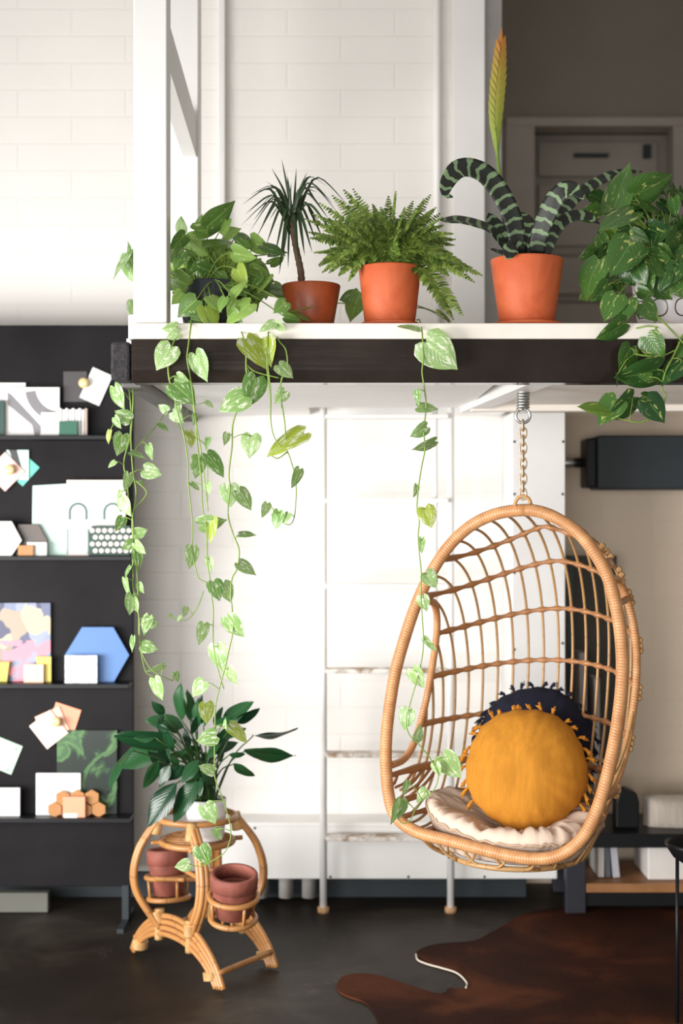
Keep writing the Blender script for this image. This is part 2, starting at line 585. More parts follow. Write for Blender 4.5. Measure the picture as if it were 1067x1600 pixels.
st = MB().box((1.2, DW + .15, 3.335), (1.38, DW + .175, 3.355)); st.box((1.53, DW + .15, 3.16), (1.60, DW + .172, 3.23)); st.box((1.56, DW + .15, 3.33), (1.6, DW + .172, 3.40))
st.build('door_hardware', M['dark_grey'], d1, smooth=False)

struct('baseboard_back', MB().box((-4.5, WALL - .015, 0), (.72, WALL, .10)), M['dark_grey'], .003)  # dark strip added for the shadow along the foot of the wall
# white vertical board and conduit on the wall above the loft
struct('trim_2', MB().box((.43, WALL - .03, 2.018), (.557, WALL, 4.2)), M['white'], .004)
struct('trim_3', MB().box((-.478, WALL - .035, 2.018), (-.452, WALL, 4.2)), M['white'], .004)
cp = MB().tube([Vector((.372, WALL - .025, 2.018)), Vector((.372, WALL - .025, 4.2))], .016, 14)
o = cp.build('conduit_pipe', M['white'], None)
tag(o, 'white vertical conduit pipe on the block wall above the fern', 'pipe')

# boxed white column under the loft
col = MB().box((.624, 5.2, .306), (.818, 5.75, 1.865))
cm_ = struct('column', col, M['column_white'], .003)
for px, py in ((801, 690), (880, 690), (879, 772), (801, 772), (801, 895), (800, 1015), (879, 1005)):
    p = P(px, py, 5.198)
    MB().ball((min(max(p.x, .632), .81), 5.199, p.z), .005, 6, (1, .4, 1)).build('screw', M['dark_grey'], cm_)

# ------------------------------------------------------------------ loft platform
lf = thing('loft_platform', 'white loft platform with glossy black front beam carrying the row of potted plants', 'loft', (-.6, 3.9, 1.856))
BY = 3.9
bmq = MB()
prf_b = [(0.0, 1.974), (0.0, 1.889), (.015, 1.856), (.09, 1.856), (.09, 1.974)]
npb = len(prf_b)
bmq.add([Vector((x, BY + y, z)) for x in (-.577, 1.9) for y, z in prf_b],
        [tuple(range(npb)), tuple(range(2 * npb - 1, npb - 1, -1))] + [(i, i + npb, (i + 1) % npb + npb, (i + 1) % npb) for i in range(npb)])
bmq.build('front_beam', M['beam'], lf, smooth=False, bevel=.003)
MB().box((-.634, BY + .006, 1.862), (-.581, BY + .11, 1.968)).build('beam_end_block', M['beam_end'], lf, smooth=False, bevel=.008)
MB().box((-.575, BY - .004, 1.9745), (1.9, BY + .20, 2.018)).build('ledge_board', M['ledge_white'], lf, smooth=False, bevel=.004)
side = MB().box((-.622, BY + .12, 1.852), (-.565, WALL - .002, 1.96))
side.build('side_joist', M['joist_grey'], lf, smooth=False, bevel=.004)
dk = MB()
dk.box((-.559, BY + .092, 1.876), (.45, 5.12, 1.94))
dk.box((-.559, 5.12, 1.876), (-.12, WALL - .002, 1.94)); dk.box((.46, 5.12, 1.876), (.62, WALL - .002, 1.94))
dk.box((-.12, 5.50, 1.876), (.46, WALL - .002, 1.94))
dk.build('deck', M['ceil'], lf, smooth=False)
tp = MB()
tp.box((-.62, BY + .202, 1.975), (1.9, 5.12, 2.0)); tp.box((-.62, 5.12, 1.975), (-.12, WALL - .002, 2.0)); tp.box((.46, 5.12, 1.975), (2.4, WALL - .002, 2.0))
tp.box((.56, WALL, 1.985), (2.4, 7.2, 2.0))
tp.build('deck_boards', M['ledge_white'], lf, smooth=False)
rb = MB().box((.53, BY + .092, 1.872), (1.9, 4.93, 1.94))
rb.build('underside_boards', M['underside'], lf, smooth=False)
MB().box((.45, 4.93, 1.850), (1.9, 4.985, 1.95)).build('cross_joist', M['underside'], lf, smooth=False, bevel=.004)  # cream rather than white, its shade put into the colour
# angled joist between the white and the cream underside
a0, a1 = Vector((.425, 5.10, 1.857)), Vector((.522, BY + .095, 1.857))
dv = (a1 - a0).normalized(); sv = Vector((dv.y, -dv.x, 0)) * -1
jb = MB()
q = [a0, a1, a1 + sv * .07, a0 + sv * .07]
jb.add(q + [p + Vector((0, 0, .085)) for p in q], [(0, 1, 2, 3), (7, 6, 5, 4), (0, 4, 5, 1), (1, 5, 6, 2), (2, 6, 7, 3), (3, 7, 4, 0)])
jb.build('angled_joist', M['white'], lf, smooth=False)
pw = MB().box((P(212, 0, 3.96).x, BY + .012, 2.0182), (P(264, 0, 3.96).x, BY + .10, 4.2))
pw.build('front_post', M['white'], lf, smooth=False, bevel=.004)
MB().box((-.588, BY + .02, 1.976), (-.568, BY + .06, 2.045)).build('bracket', M['white'], lf, smooth=False, bevel=.004)
pr = MB().box((P(250, 0, 4.75).x, 4.75, 2.001), (P(310, 0, 4.75).x, 4.85, 4.2))
pr.build('rear_post', M['white'], lf, smooth=False, bevel=.004)
g0, g1 = P(262, 100, 4.0), P(312, 262, 4.85)
rail = MB()
w_ = Vector((-.045, 0, 0)); h_ = Vector((0, 0, .13))
q = [g0, g1, g1 + w_, g0 + w_]
rail.add(q + [p + h_ for p in q], [(0, 1, 2, 3), (7, 6, 5, 4), (0, 4, 5, 1), (1, 5, 6, 2), (2, 6, 7, 3), (3, 7, 4, 0)])
rail.build('guard_rail', M['white'], lf, smooth=False)
for px, py in ((632, 555), (634, 570), (628, 556)):
    p = P(px, py, BY - .0005)
    MB().box((p.x - .004, BY - .001, p.z - .002), (p.x + .004, BY + .004, p.z + .002)).build('nail_head', M['ledge_black'], lf, smooth=False)

# ------------------------------------------------------------------ ladder
LY = 5.33
ld = thing('ladder', 'white painted metal ladder rising to the loft behind the hanging chair', 'ladder', (.17, LY, 0))
xl, xr = -.068, .409
for x in (xl, xr):
    MB().tube([Vector((x, LY, 0.0)), Vector((x, LY, 2.16))], .0135, 12).build('rail', M['white'], ld)
    MB().tube([Vector((x, LY, 0.0)), Vector((x, LY, .02))], .022, 12).build('foot', plain('rusty_foot', srgb(190, 150, 110), .8, .2, 60), ld)
MB().tube([Vector((.352, LY + .03, 1.0)), Vector((.352, LY + .03, 2.16))], .011, 10).build('brace', M['white'], ld)
worn = NT('worn_white_rung')
wz = worn.noise(9, 6, None, .7, .6)
worn.col(worn.ramp(wz, [(.42, srgb(150, 122, 92)), (.55, (.80, .77, .73))])); worn.set(Roughness=.55)
for k, py in enumerate((1305, 1175, 1044, 912, 779, 648)):
    z = P(0, py, LY).z
    MB().box((xl + .010, LY - .035, z - .016), (xr - .010, LY + .035, z)).build('rung', worn.mat if k < 3 else M['white'], ld, smooth=False, bevel=.003)

# ------------------------------------------------------------------ radiator cover
rc = thing('radiator_cover', 'long low white radiator cover box along the back wall', 'radiator cover', (.1, 5.45, .1))
MB().box((P(330, 0, 5.40).x, 5.395, .108), (.818, 5.415, .305)).build('front_panel', M['white'], rc, smooth=False, bevel=.003)
MB().box((P(330, 0, 5.40).x, 5.395, .305), (.62, WALL - .003, .322)).build('top_board', M['white'], rc, smooth=False, bevel=.003)
MB().box((P(330, 0, 5.40).x, 5.415, .108), (P(330, 0, 5.40).x + .018, WALL - .003, .305)).build('end_panel', M['white'], rc, smooth=False)
for px in (408, 447, 483):
    x = P(px, 0, 5.47).x
    MB().tube([Vector((x, 5.47, 0.02)), Vector((x, 5.47, .30))], .028, 16).build('heating_pipe', plain('grey_heating_pipe', (.40, .38, .36), .5), rc)
for px, py in ((516, 1370), (638, 1370), (398, 1294), (757, 1370)):
    p = P(px, py, 5.394)
    MB().ball((p.x, 5.394, max(p.z, .115)), .005, 6, (1, .5, 1)).build('screw', M['dark_grey'], rc)

# ------------------------------------------------------------------ tube heater, bench and what stands on it (right)
ht = thing('wall_heater', 'dark grey box heater hanging on the beige wall under the loft', 'heater', (1.2, 5.6, 1.6))
HY = 5.5
a, b = P(934, 765, HY), P(1180, 680, HY)
MB().box((a.x, HY, a.z), (b.x, HY + .2, b.z)).build('casing', M['dark_grey'], ht, smooth=False, bevel=.008)
a, b = P(918, 762, HY), P(935, 684, HY)
MB().box((a.x, HY + .03, a.z), (b.x, HY + .17, b.z)).build('end_cap', M['black'], ht, smooth=False, bevel=.008)
c0 = P(880, 723, HY + .1)
MB().tube([Vector((.815, HY + .1, c0.z)), Vector((a.x + .01, HY + .1, c0.z))], .02, 14).build('flue_pipe', M['steel'], ht)
for x in (1.3, 1.62):
    MB().box((x, HY + .19, b.z - .05), (x + .03, 5.752, b.z - .02)).build('wall_bracket', M['black'], ht, smooth=False)

bn = thing('console_bench', 'black framed console bench with a pale wood lower shelf below the beige wall', 'bench', (1.2, 5.4, 0))
BZ = 5.3
a = P(930, 1303, BZ); b = P(1200, 1325, BZ)
MB().box((P(892, 0, BZ).x, BZ, b.z), (2.2, BZ + .36, a.z)).build('top', M['black'], bn, smooth=False, bevel=.003)
zs0, zs1 = P(0, 1395, BZ).z, P(0, 1381, BZ).z
MB().box((P(916, 0, BZ).x, BZ + .002, zs0), (2.2, BZ + .358, zs1)).build('shelf', M['wood_shelf'], bn, smooth=False, bevel=.002)
MB().box((P(916, 0, BZ).x, BZ + .01, .03), (2.2, BZ + .05, zs0)).build('lower_rail', M['black'], bn, smooth=False)
for x in (P(884, 0, BZ).x, 2.14):
    MB().box((x, BZ, 0), (x + .075, BZ + .05, b.z)).build('leg', plain('navy_black_leg', (.016, .017, .026), .5), bn, smooth=False, bevel=.003)
    MB().box((x, BZ + .31, 0), (x + .075, BZ + .36, b.z)).build('leg', plain('navy_black_leg', (.016, .017, .026), .5), bn, smooth=False, bevel=.003)
# books leaning on the lower shelf
bx = P(940, 0, BZ).x
for k, (w, h, c, tilt, lab) in enumerate((
        (.024, .125, (.62, .58, .54), .0, 'cream upright book at the left end of the low bench shelf'),
        (.020, .128, (.10, .11, .13), .05, 'black upright book between pale books on the low bench shelf'),
        (.026, .126, (.46, .46, .50), .10, 'grey leaning book beside the white box on the low bench shelf'))):
    bo_ = MB().box((bx, BZ + .08, zs1 + .004), (bx + w, BZ + .26, zs1 + h), Matrix.Translation((bx + w, 0, zs1 + .002)) @ Matrix.Rotation(-tilt, 4, 'Y') @ Matrix.Translation((-bx - w, 0, -zs1 - .002)))
    solo('book', bo_, plain('book_cloth', c, .7), lab, 'book', 'books on the low bench shelf', smooth=False, bevel=.002)
    bx += w + .006 + tilt * .05
a = P(1012, 1378, BZ + .05)
solo('storage_box', MB().box((a.x, BZ + .05, zs1 + .001), (a.x + .30, BZ + .30, zs1 + .13)), plain('white_card', (.72, .68, .64), .7), 'white storage box on the pale wood shelf of the console bench', 'box', smooth=False, bevel=.006)
# framed boards leaning on the wall beyond the chair
lb = thing('leaning_board', 'tall dark board leaning against the beige wall behind the hanging chair', 'board', (.95, 5.6, 0))
a, b = P(886, 0, 5.62), P(962, 868, 5.62)
MB().box((a.x, 5.60, b.z - .80), (b.x, 5.625, b.z)).build('panel', plain('dark_olive_board', (.045, .038, .030), .6), lb, smooth=False)
MB().box((a.x - .004, 5.592, b.z - .80), (a.x + .022, 5.63, b.z)).build('edge_strip', plain('dark_green_edge', (.012, .03, .026), .4), lb, smooth=False)
for k, (px, py, w, c, lab) in enumerate(((905, 1020, .03, (.36, .33, .33), 'grey slim sample board standing on the bench behind the chair back'), (928, 1060, .022, (.52, .50, .52), 'pale slim sample board standing on the bench behind the chair rim'))):
    p = P(px, py, 5.45)
    solo('sample_board', MB().box((p.x, 5.45, a_z := P(0, 1303, BZ).z + .001), (p.x + w, 5.58, p.z)), plain('sample_board_face', c, .6), lab, 'board', 'sample boards behind the chair', smooth=False, bevel=.002)
# rounded black stool back and pale cushion on the bench
p = P(975, 1240, 5.4)
sb_ = MB()
zt = P(0, 1303, BZ).z
arch = [(-.045, 0), (.045, 0), (.045, .10), (.035, .135), (.0, .15), (-.035, .14), (-.045, .10)]
solo('speaker_box', MB().prism(arch, .08, Matrix.Translation((p.x + .01, 5.38, zt + .001))), M['black'], 'small rounded black box on the console bench beside the chair', 'box', smooth=False, bevel=.008)
a, b = P(1008, 1302, 5.42), P(1140, 1245, 5.42)
cu = MB()
n1, n2 = 22, 14
for side_ in (0, 1):
    vs = []
    for i in range(n1 + 1):
        for j in range(n2 + 1):
            u, v = i / n1 * 2 - 1, j / n2 * 2 - 1
            t = .07 * (max(0, (1 - u ** 4)) * max(0, (1 - v ** 4))) ** .5
            x = lerp(a.x, b.x, i / n1); z = lerp(a.z + .002, b.z, j / n2)
            vs.append(Vector((x, 5.46 + (t if side_ else -t) + .01 * noise.noise(Vector((x * 9, z * 9, side_))), z)))
    fs = [(i * (n2 + 1) + j, (i + 1) * (n2 + 1) + j, (i + 1) * (n2 + 1) + j + 1, i * (n2 + 1) + j + 1) for i in range(n1) for j in range(n2)]
    cu.add(vs, [f[::-1] for f in fs] if side_ else fs)
solo('throw_cushion', cu, fabric('grey_beige_linen', (.50, .44, .38)), 'grey beige throw cushion propped on the black console bench', 'cushion')

# ------------------------------------------------------------------ black tray table at the right edge
TY = 4.15
tt = thing('tray_table', 'black metal tray table with a deep bowl top standing by the cowhide rug', 'table', (P(1092, 0, TY).x, TY, 0))
tc = P(1092, 1320, TY)
prf = [(0, -.055), (.045, -.055), (.075, -.035), (.095, -.005), (.098, .006), (.094, .008), (.088, -.002), (.07, -.026), (.045, -.044), (0, -.046)]
MB().lathe(prf, tc, 48).build('bowl', M['black'], tt)
for ang in (3.0, 5.1, .95):
    e = Vector((tc.x + .062 * math.cos(ang), TY + .062 * math.sin(ang), 0))
    MB().tube([Vector((e.x, e.y, tc.z - .04)), Vector((e.x, e.y, .004))], .0055, 8).build('leg', M['black'], tt)

# ------------------------------------------------------------------ cowhide rug
out = [(650, 1491), (682, 1478), (720, 1475), (748, 1470), (775, 1455), (800, 1440), (832, 1426), (880, 1421), (940, 1420), (1000, 1421), (1067, 1424),
       (1150, 1430), (1250, 1450), (1330, 1500), (1340, 1560), (1400, 1640), (1330, 1760), (1150, 1790), (1000, 1770), (880, 1800), (800, 1760), (700, 1740), (640, 1690), (600, 1625),
       (588, 1590), (572, 1570), (545, 1560), (528, 1550), (527, 1539), (540, 1527), (572, 1524), (600, 1530), (640, 1543), (672, 1553), (692, 1556), (702, 1546), (716, 1548), (728, 1545), (730, 1535), (714, 1520), (690, 1512), (668, 1506)]
op = spline([G(x, y) for x, y in out], 260, True)
import bmesh
bm = bmesh.new()
vt = [bm.verts.new((p.x, p.y, 0)) for p in op]
eds = [bm.edges.new((vt[i], vt[(i + 1) % len(vt)])) for i in range(len(vt))]
bmesh.ops.triangle_fill(bm, use_beauty=True, use_dissolve=False, edges=eds)
for _ in range(3):
    bmesh.ops.subdivide_edges(bm, edges=[e for e in bm.edges if not e.is_boundary and e.calc_length() > .06], cuts=1)
bmesh.ops.triangulate(bm, faces=bm.faces)
rug = MB()
bm.verts.index_update()
def rz(p):
    return .007 + .005 * noise.noise(Vector((p.x * 5, p.y * 5, 0))) + .003 * noise.noise(Vector((p.x * 14, p.y * 14, 3)))
rug.add([Vector((v.co.x, v.co.y, max(.003, rz(v.co)))) for v in bm.verts], [[v.index for v in f.verts] if f.normal.z > 0 else [v.index for v in f.verts][::-1] for f in bm.faces])
nb = len(op)
rug.add([Vector((p.x, p.y, max(.003, rz(p)))) for p in op] + [Vector((p.x, p.y, 0.0005)) for p in op], [(i, (i + 1) % nb, (i + 1) % nb + nb, i + nb) for i in range(nb)])
bm.free()
rg = thing('cowhide_rug', 'brown cowhide rug spread on the dark concrete floor under the chair', 'rug', (.8, 4.3, 0))
rug.build('hide', M['hide'], rg)
ed = spline([G(x, y, .006) for x, y in ((650, 1491), (653, 1500), (668, 1506.5), (690, 1512.5), (714, 1520.5), (729, 1535), (728, 1544))], 40)
MB().tube(ed, .0035, 6).build('curled_edge', M['hide_edge'], rg, label='pale curled edge')
solo('floor_plank', MB().box((P(-60, 0, 5.2).x, 5.32, .002), (P(64, 0, 5.2).x, 5.36, .075)), plain('grey_olive_wood', (.12, .12, .10), .6), 'grey olive plank on the floor behind the display board foot', 'plank', smooth=False, bevel=.002)

# ------------------------------------------------------------------ hanging egg chair
AL = math.radians(30)
RX = Vector((math.cos(AL), -math.sin(AL), 0))
VX = Vector((math.sin(AL), math.cos(AL), 0))
TILT = math.tan(math.radians(9))
CT = P(817, 797, 4.24)                                # top of the rim
def rim_pt(px, py):
    # meet the pixel's ray with the rim plane:  v = TILT * (z - ztop) (bottom comes forward)
    o_ = Vector((0, 0, EYE)); d = P(px, py, 1.0) - o_
    n = VX - Vector((0, 0, TILT))
    t = (CT - o_).dot(n) / d.dot(n)
    return o_ + d * t
RIMPX = [(817, 797), (775, 803), (735, 822), (700, 855), (671, 900), (650, 945), (633, 995), (619, 1045), (610, 1095), (604, 1145), (603, 1195), (607, 1240),
         (615, 1270), (632, 1289), (660, 1303), (700, 1313), (745, 1325), (790, 1336), (835, 1342), (870, 1338), (898, 1322), (918, 1298), (934, 1262),
         (947, 1220), (958, 1170), (967, 1115), (972, 1060), (971, 1005), (964, 955), (951, 905), (930, 865), (903, 832), (872, 811), (845, 800)]
rimW = spline([rim_pt(*p) for p in RIMPX], 200, True)
def loc(p):
    d = p - CT
    return d.dot(RX), d.dot(VX), p.z
rimL = [loc(p) for p in rimW]
ZT = max(p[2] for p in rimL); ZB = min(p[2] for p in rimL)
def urange(z):
    us = []
    n = len(rimL)
    for i in range(n):
        a, b = rimL[i], rimL[(i + 1) % n]
        if (a[2] - z) * (b[2] - z) <= 0 and abs(a[2] - b[2]) > 1e-9:
            t = (z - a[2]) / (b[2] - a[2]); us.append(a[0] + (b[0] - a[0]) * t)
    return (min(us), max(us)) if len(us) >= 2 else None
def zrange(u):
    zs = []
    n = len(rimL)
    for i in range(n):
        a, b = rimL[i], rimL[(i + 1) % n]
        if (a[0] - u) * (b[0] - u) <= 0 and abs(a[0] - b[0]) > 1e-9:
            t = (u - a[0]) / (b[0] - a[0]); zs.append(a[2] + (b[2] - a[2]) * t)
    return (min(zs), max(zs)) if len(zs) >= 2 else None
DM = .46
def gz(z):
    t = (z - ZB) / (ZT - ZB)
    if t < .4: return .84 + .16 * math.sin(max(0, t) / .4 * math.pi / 2)
    return max(0, 1 - ((t - .4) / .6) ** 2.3) ** .5
def depth(u, z):
    r = urange(min(max(z, ZB + .004), ZT - .002))
    if not r: return 0
    m, h = (r[0] + r[1]) / 2, (r[1] - r[0]) / 2
    c = (u - m) / h if h > 1e-6 else 0
    return DM * gz(z) * max(0, 1 - c * c) ** .4
def world(u, z, d):
    v = TILT * (z - CT.z) + d
    return Vector((CT.x, CT.y, 0)) + RX * u + VX * v + Vector((0, 0, z))
def surf(u, z): return world(u, z, depth(u, z))

ch = thing('hanging_chair', 'egg shaped rattan hanging chair with a cream seat cushion and round pillows', 'hanging chair', world(0, ZB - .06, .2))
MB().tube(rimW, .0185, 14, True).build('rim', M['rim'], ch)
CMAX = .93
HOOP = {-1: (rim_pt(652, 940).z, rim_pt(603, 1198).z), 1: (rim_pt(951, 905).z, rim_pt(938, 1245).z)}
def hoop_c(sgn, z):
    z1, z0 = HOOP[sgn]
    t = (z1 - z) / (z1 - z0)
    if t <= 0 or t >= 1: return 1.0
    return 1 - (1 - CMAX) * math.sin(math.pi * t) ** .5
NC = 21
uL, uR = min(p[0] for p in rimL), max(p[0] for p in rimL)
cane_us = [(uL + uR) / 2 + (uR - uL) / 2 * .925 * math.sin(math.radians(-82 + 164 * k / (NC - 1.0))) / math.sin(math.radians(82)) for k in range(NC)]
def floor_z(u):
    return zrange(u)[0]
for u in cane_us:
    zb, zt = zrange(u)
    for _ in range(60):                      # canes begin at the side hoop where the hoop is the edge
        r0, r1 = urange(zt - .004)
        cc = (u - (r0 + r1) / 2) / ((r1 - r0) / 2)
        if abs(cc) <= hoop_c(1 if cc > 0 else -1, zt): break
        zt -= .008
    pts = []
    n = 26
    for i in range(n + 1):
        t = i / n
        z = lerp(zt, zb + .03, (1 - math.cos(t * math.pi / 2)) if t < .5 else lerp(1 - math.cos(math.pi / 4), 1, (t - .5) / .5))
        pts.append(surf(u, z))
    d0 = depth(u, zb + .03)
    for k in range(1, 9):
        q = k / 8
        pts.append(world(u, zb + .03 * (1 - q) - .02 * math.sin(math.pi * q) , d0 * (1 - q)))
    MB().tube(spline(pts, 70), .0045, 8).build('upright_cane', M['cane'], ch)
# cross rings; height measured at the middle of the back, ends drop
def zback(py, uc=.05):
    z = 1.2
    for _ in range(8):
        p = surf(uc, z)
        z = EYE - (py - 800) / F * p.y
    return z
def ring(zc, drop, r, name='cross_ring', arc=1.0, wob=True, upto=1.0):
    # ring points: sweep c from -1 to 1, the ring's height falls toward the rim
    pts, cs = [], []
    n = 64
    for i in range(n + 1):
        c = math.sin((i / n * 2 - 1) * math.pi / 2)
        if upto < 1: c *= hoop_c(1 if c > 0 else -1, zc - drop)
        z = zc - drop * abs(c) ** arc
        r_ = urange(z)
        u = (r_[0] + r_[1]) / 2 + c * (r_[1] - r_[0]) / 2
        pts.append(surf(u, z)); cs.append(u)
    path = spline(pts, 150)
    def rad(t):
        if not wob: return r
        p = path[min(149, int(t * 149.99))]
        u = (p - CT).dot(RX)
        d = min(abs(u - q) for q in cane_us)
        return r * (1 + .75 * math.exp(-(d / .011) ** 2))
    MB().tube(path, rad, 8).build(name, M['ring'], ch)
    return path
for py, drop, arc in ((823, .10, 1.6), (877, .105, 1.7), (952, .085, 1.8), (1034, .055, 2), (1116, .035, 2), (1190, .02, 2)):
    ring(zback(py), drop, .0062 if py != 1190 else .008, arc=arc, upto=.9 if 900 < py < 1150 else 1)
for dz in (.085, .045, .012):
    ring(ZB + dz + .02, .0, .006)
# base hoop under the seat and short lattice canes
base = []
for i in range(60):
    a = 2 * math.pi * i / 60
    r0, r1 = urange(ZB + .05)
    base.append(world((r0 + r1) / 2 + math.cos(a) * (r1 - r0) * .37, ZB - .045, .225 + math.sin(a) * .20))
MB().tube(base, .0085, 8, True).build('base_hoop', M['cane'], ch)
for k in range(30):
    a = 2 * math.pi * k / 30
    r0, r1 = urange(ZB + .07)
    um = (r0 + r1) / 2
    b0 = world(um + math.cos(a) * (r1 - r0) * .37, ZB - .045, .225 + math.sin(a) * .20)
    if math.sin(a) > -.25:
        u1 = um + math.cos(a + .06) * (r1 - r0) * .495
        z1 = max(ZB + .10, 0)
        t1 = surf(u1, z1)
    else:
        u1 = um + math.cos(a + .22 * (1 if k % 2 else -1)) * (r1 - r0) * .42
        zr = zrange(u1)[0]
        t1 = world(u1, zr, 0)
    mid = (b0 + t1) / 2 + Vector((0, 0, -.012))
    MB().tube(spline([b0, mid, t1], 10), .0045, 6).build('lattice_cane', M['cane'], ch)
# side arm hoops
for sgn in (-1, 1):
    z1, z0 = HOOP[sgn]
    pts = []
    for i in range(33):
        t = (1 - math.cos(i / 32 * math.pi)) / 2
        z = lerp(z1, z0, t)
        r0, r1 = urange(z); m, h = (r0 + r1) / 2, (r1 - r0) / 2
        c = sgn * hoop_c(sgn, z)
        pts.append(world(m + c * h, z, DM * gz(z) * max(0, 1 - c * c) ** .4))
    MB().tube(spline(pts, 70), .0115, 12).build('side_hoop', M['rim'], ch)
# knots where the rings meet the right-hand hoop, loops fanning below the arms
for sgn in (1,):
    for py, dr_ in ((823, .07), (850, .085), (877, .095), (952, .085), (1034, .055), (1116, .035), (1190, .02)):
        for q in range(3):
            z = zback(py) - dr_ + .016 * (q - 1)
            r0, r1 = urange(z); m, h = (r0 + r1) / 2, (r1 - r0) / 2
            c = sgn * (hoop_c(sgn, z) if hoop_c(sgn, z) < 1 else .97)
            p = world(m + c * h, z, DM * gz(z) * max(0, 1 - c * c) ** .4 + .008) + RX * .010
            MB().ball(p, .0095, 7).build('binding_knot', M['bind'], ch)
for sgn in (-1, 1):
    for k in range(5):
        z1 = zback(1190) - .022
        r0, r1 = urange(z1); m, h = (r0 + r1) / 2, (r1 - r0) / 2
        c = sgn * (.995 - .035 * k)
        p0 = world(m + c * h, z1, DM * gz(z1) * (1 - c * c) ** .4)
        z2 = ZB + .16 - .012 * k
        r0, r1 = urange(z2); m, h = (r0 + r1) / 2, (r1 - r0) / 2
        p1 = world(m + sgn * h * .985, z2, .012 + .028 * k)
        MB().tube(spline([p0, (p0 + p1) / 2 + Vector((0, 0, -.012)), p1], 10), .005, 6).build('lattice_cane', M['ring'], ch)

# ------------------------------------------------------------------ chain and spring
hc = thing('hanging_chain', 'tan chain with a steel spring holding the egg chair under the loft', 'chain', CT + Vector((0, 0, .02)))
ztop = 1.8725
sp0 = Vector((CT.x, CT.y, ztop))
hx = [Vector((CT.x + .017 * math.cos(a), CT.y + .017 * math.sin(a), ztop - .002 - a / (2 * math.pi) * .0085)) for a in [i * .35 for i in range(140)]]
zend = hx[-1].z
MB().tube(hx, .0036, 7).build('spring', M['steel'], hc)
rc_ = Vector((CT.x, CT.y, zend - .018))
MB().tube([rc_ + Vector((.021 * math.cos(a), 0, .021 * math.sin(a))) for a in [i * 2 * math.pi / 28 for i in range(28)]], .0045, 8, True).build('steel_ring', M['steel'], hc)
z0 = rc_.z - .017; z1 = CT.z + .036
nl = 10
pit = (z0 - z1) / nl
for k in range(nl):
    zc = z0 - pit * (k + .5)
    hl = pit / 2 + .0045
    pts = []
    for i in range(24):
        a = 2 * math.pi * i / 24
        x = .0095 * math.copysign(abs(math.cos(a)) ** .7, math.cos(a)); z = hl * math.copysign(abs(math.sin(a)) ** .8, math.sin(a))
        q = math.radians(75 if k % 2 == 0 else -8)
        pts.append(Vector((CT.x + x * math.cos(q), CT.y + x * math.sin(q), zc + z)))
    MB().tube(pts, .0033, 8, True).build('link', M['chain'], hc)
cl = [Vector((CT.x + .024 * math.cos(a), CT.y, CT.z + .012 + .03 * math.sin(a))) for a in [math.pi * i / 16 for i in range(17)]]
MB().tube(cl, .0055, 8).build('hanging_loop', M['bind'], ch)

# ------------------------------------------------------------------ seat cushion
def seat_outline(a):
    r0, r1 = urange(ZB + .085)
    m, h = (r0 + r1) / 2, (r1 - r0) / 2 * .88
    ca, sa = math.cos(a), math.sin(a)
    return m + h * math.copysign(abs(ca) ** .75, ca), .212 + .205 * math.copysign(abs(sa) ** .8, sa)
cz = ZB - .03
cush = MB()
NR, NA = 34, 140
def cush_top(rr, a):
    u, v = seat_outline(a)
    r0, r1 = urange(ZB + .085); m = (r0 + r1) / 2
    u = m + (u - m) * rr; v = .212 + (v - .212) * rr
    puff = .072 * max(0, 1 - rr ** 7) ** .5
    bowl = .05 * rr ** 2.4 * (.35 + .65 * (math.sin(a) * .5 + .5)) + .055 * rr ** 3 * max(0, -math.cos(a - .35)) ** 2
    tuft = -.062 * math.exp(-((u - m - .01) ** 2 / .018 + (v - .17) ** 2 / .012)) - .026 * math.exp(-((u - m - .12) ** 2 + (v - .14) ** 2) / .0012) - .03 * math.exp(-((u - m + .16) ** 2 + (v - .13) ** 2) / .0012)
    wr = noise.noise(Vector((math.cos(a) * 3.6, math.sin(a) * 3.6, rr * 1.4))) * .02 * rr
    wr += abs(noise.noise(Vector((math.cos(a) * 9, math.sin(a) * 9, rr * 2.0)))) * -.048 * rr ** 1.6
    wr += noise.noise(Vector((u * 14, v * 14, 2))) * .008
    crease = -.018 * math.exp(-((v - .09 - .25 * (u - m) ** 2 - .02 * math.sin(u * 20)) / .012) ** 2)
    return u, v, cz + .045 + puff + bowl + tuft + wr * min(1, 3 * (1 - rr) + .4) + crease * (1 if rr < .95 else 0)
vs, fs = [], []
for i in range(NR + 1):
    rr = i / NR
    for k in range(NA):
        a = 2 * math.pi * k / NA
        u, v, z = cush_top(rr, a)
        vs.append(world(u, z, v))
for i in range(NR):
    for k in range(NA):
        fs.append((i * NA + k, i * NA + (k + 1) % NA, (i + 1) * NA + (k + 1) % NA, (i + 1) * NA + k))
top_n = len(vs)
for i in range(11):
    rr = 1 - i / 10 * .98
    for k in range(NA):
        a = 2 * math.pi * k / NA
        u, v, z = cush_top(1.0, a)
        u2, v2 = seat_outline(a); r0, r1 = urange(ZB + .085); m = (r0 + r1) / 2
        uu = m + (u2 - m) * rr; vv = .212 + (v2 - .212) * rr
        zz = lerp(cz, z, rr ** 6) - (.018 if rr < .97 else 0) * min(1, i / 2)
        vs.append(world(uu, max(zz, cz - .02), vv))
for i in range(11):
    for k in range(NA):
        b0 = NR * NA if i == 0 else top_n + (i - 1) * NA
        b1 = top_n + i * NA
        fs.append((b0 + k, b0 + (k + 1) % NA, b1 + (k + 1) % NA, b1 + k))
cush.add(vs, fs)
sc = thing('seat_cushion', 'wrinkled cream seat cushion lying in the bottom of the rattan egg chair', 'cushion', world(0, cz, .23))
cush.build('cover', M['cream'], sc)
pp = []
for k in range(NA):
    u, v, z = cush_top(1.0, 2 * math.pi * k / NA); pp.append(world(u, z + .003, v))
MB().tube(pp, .0035, 6, True).build('piping', plain('beige_piping', srgb(186, 158, 132), .8), sc)

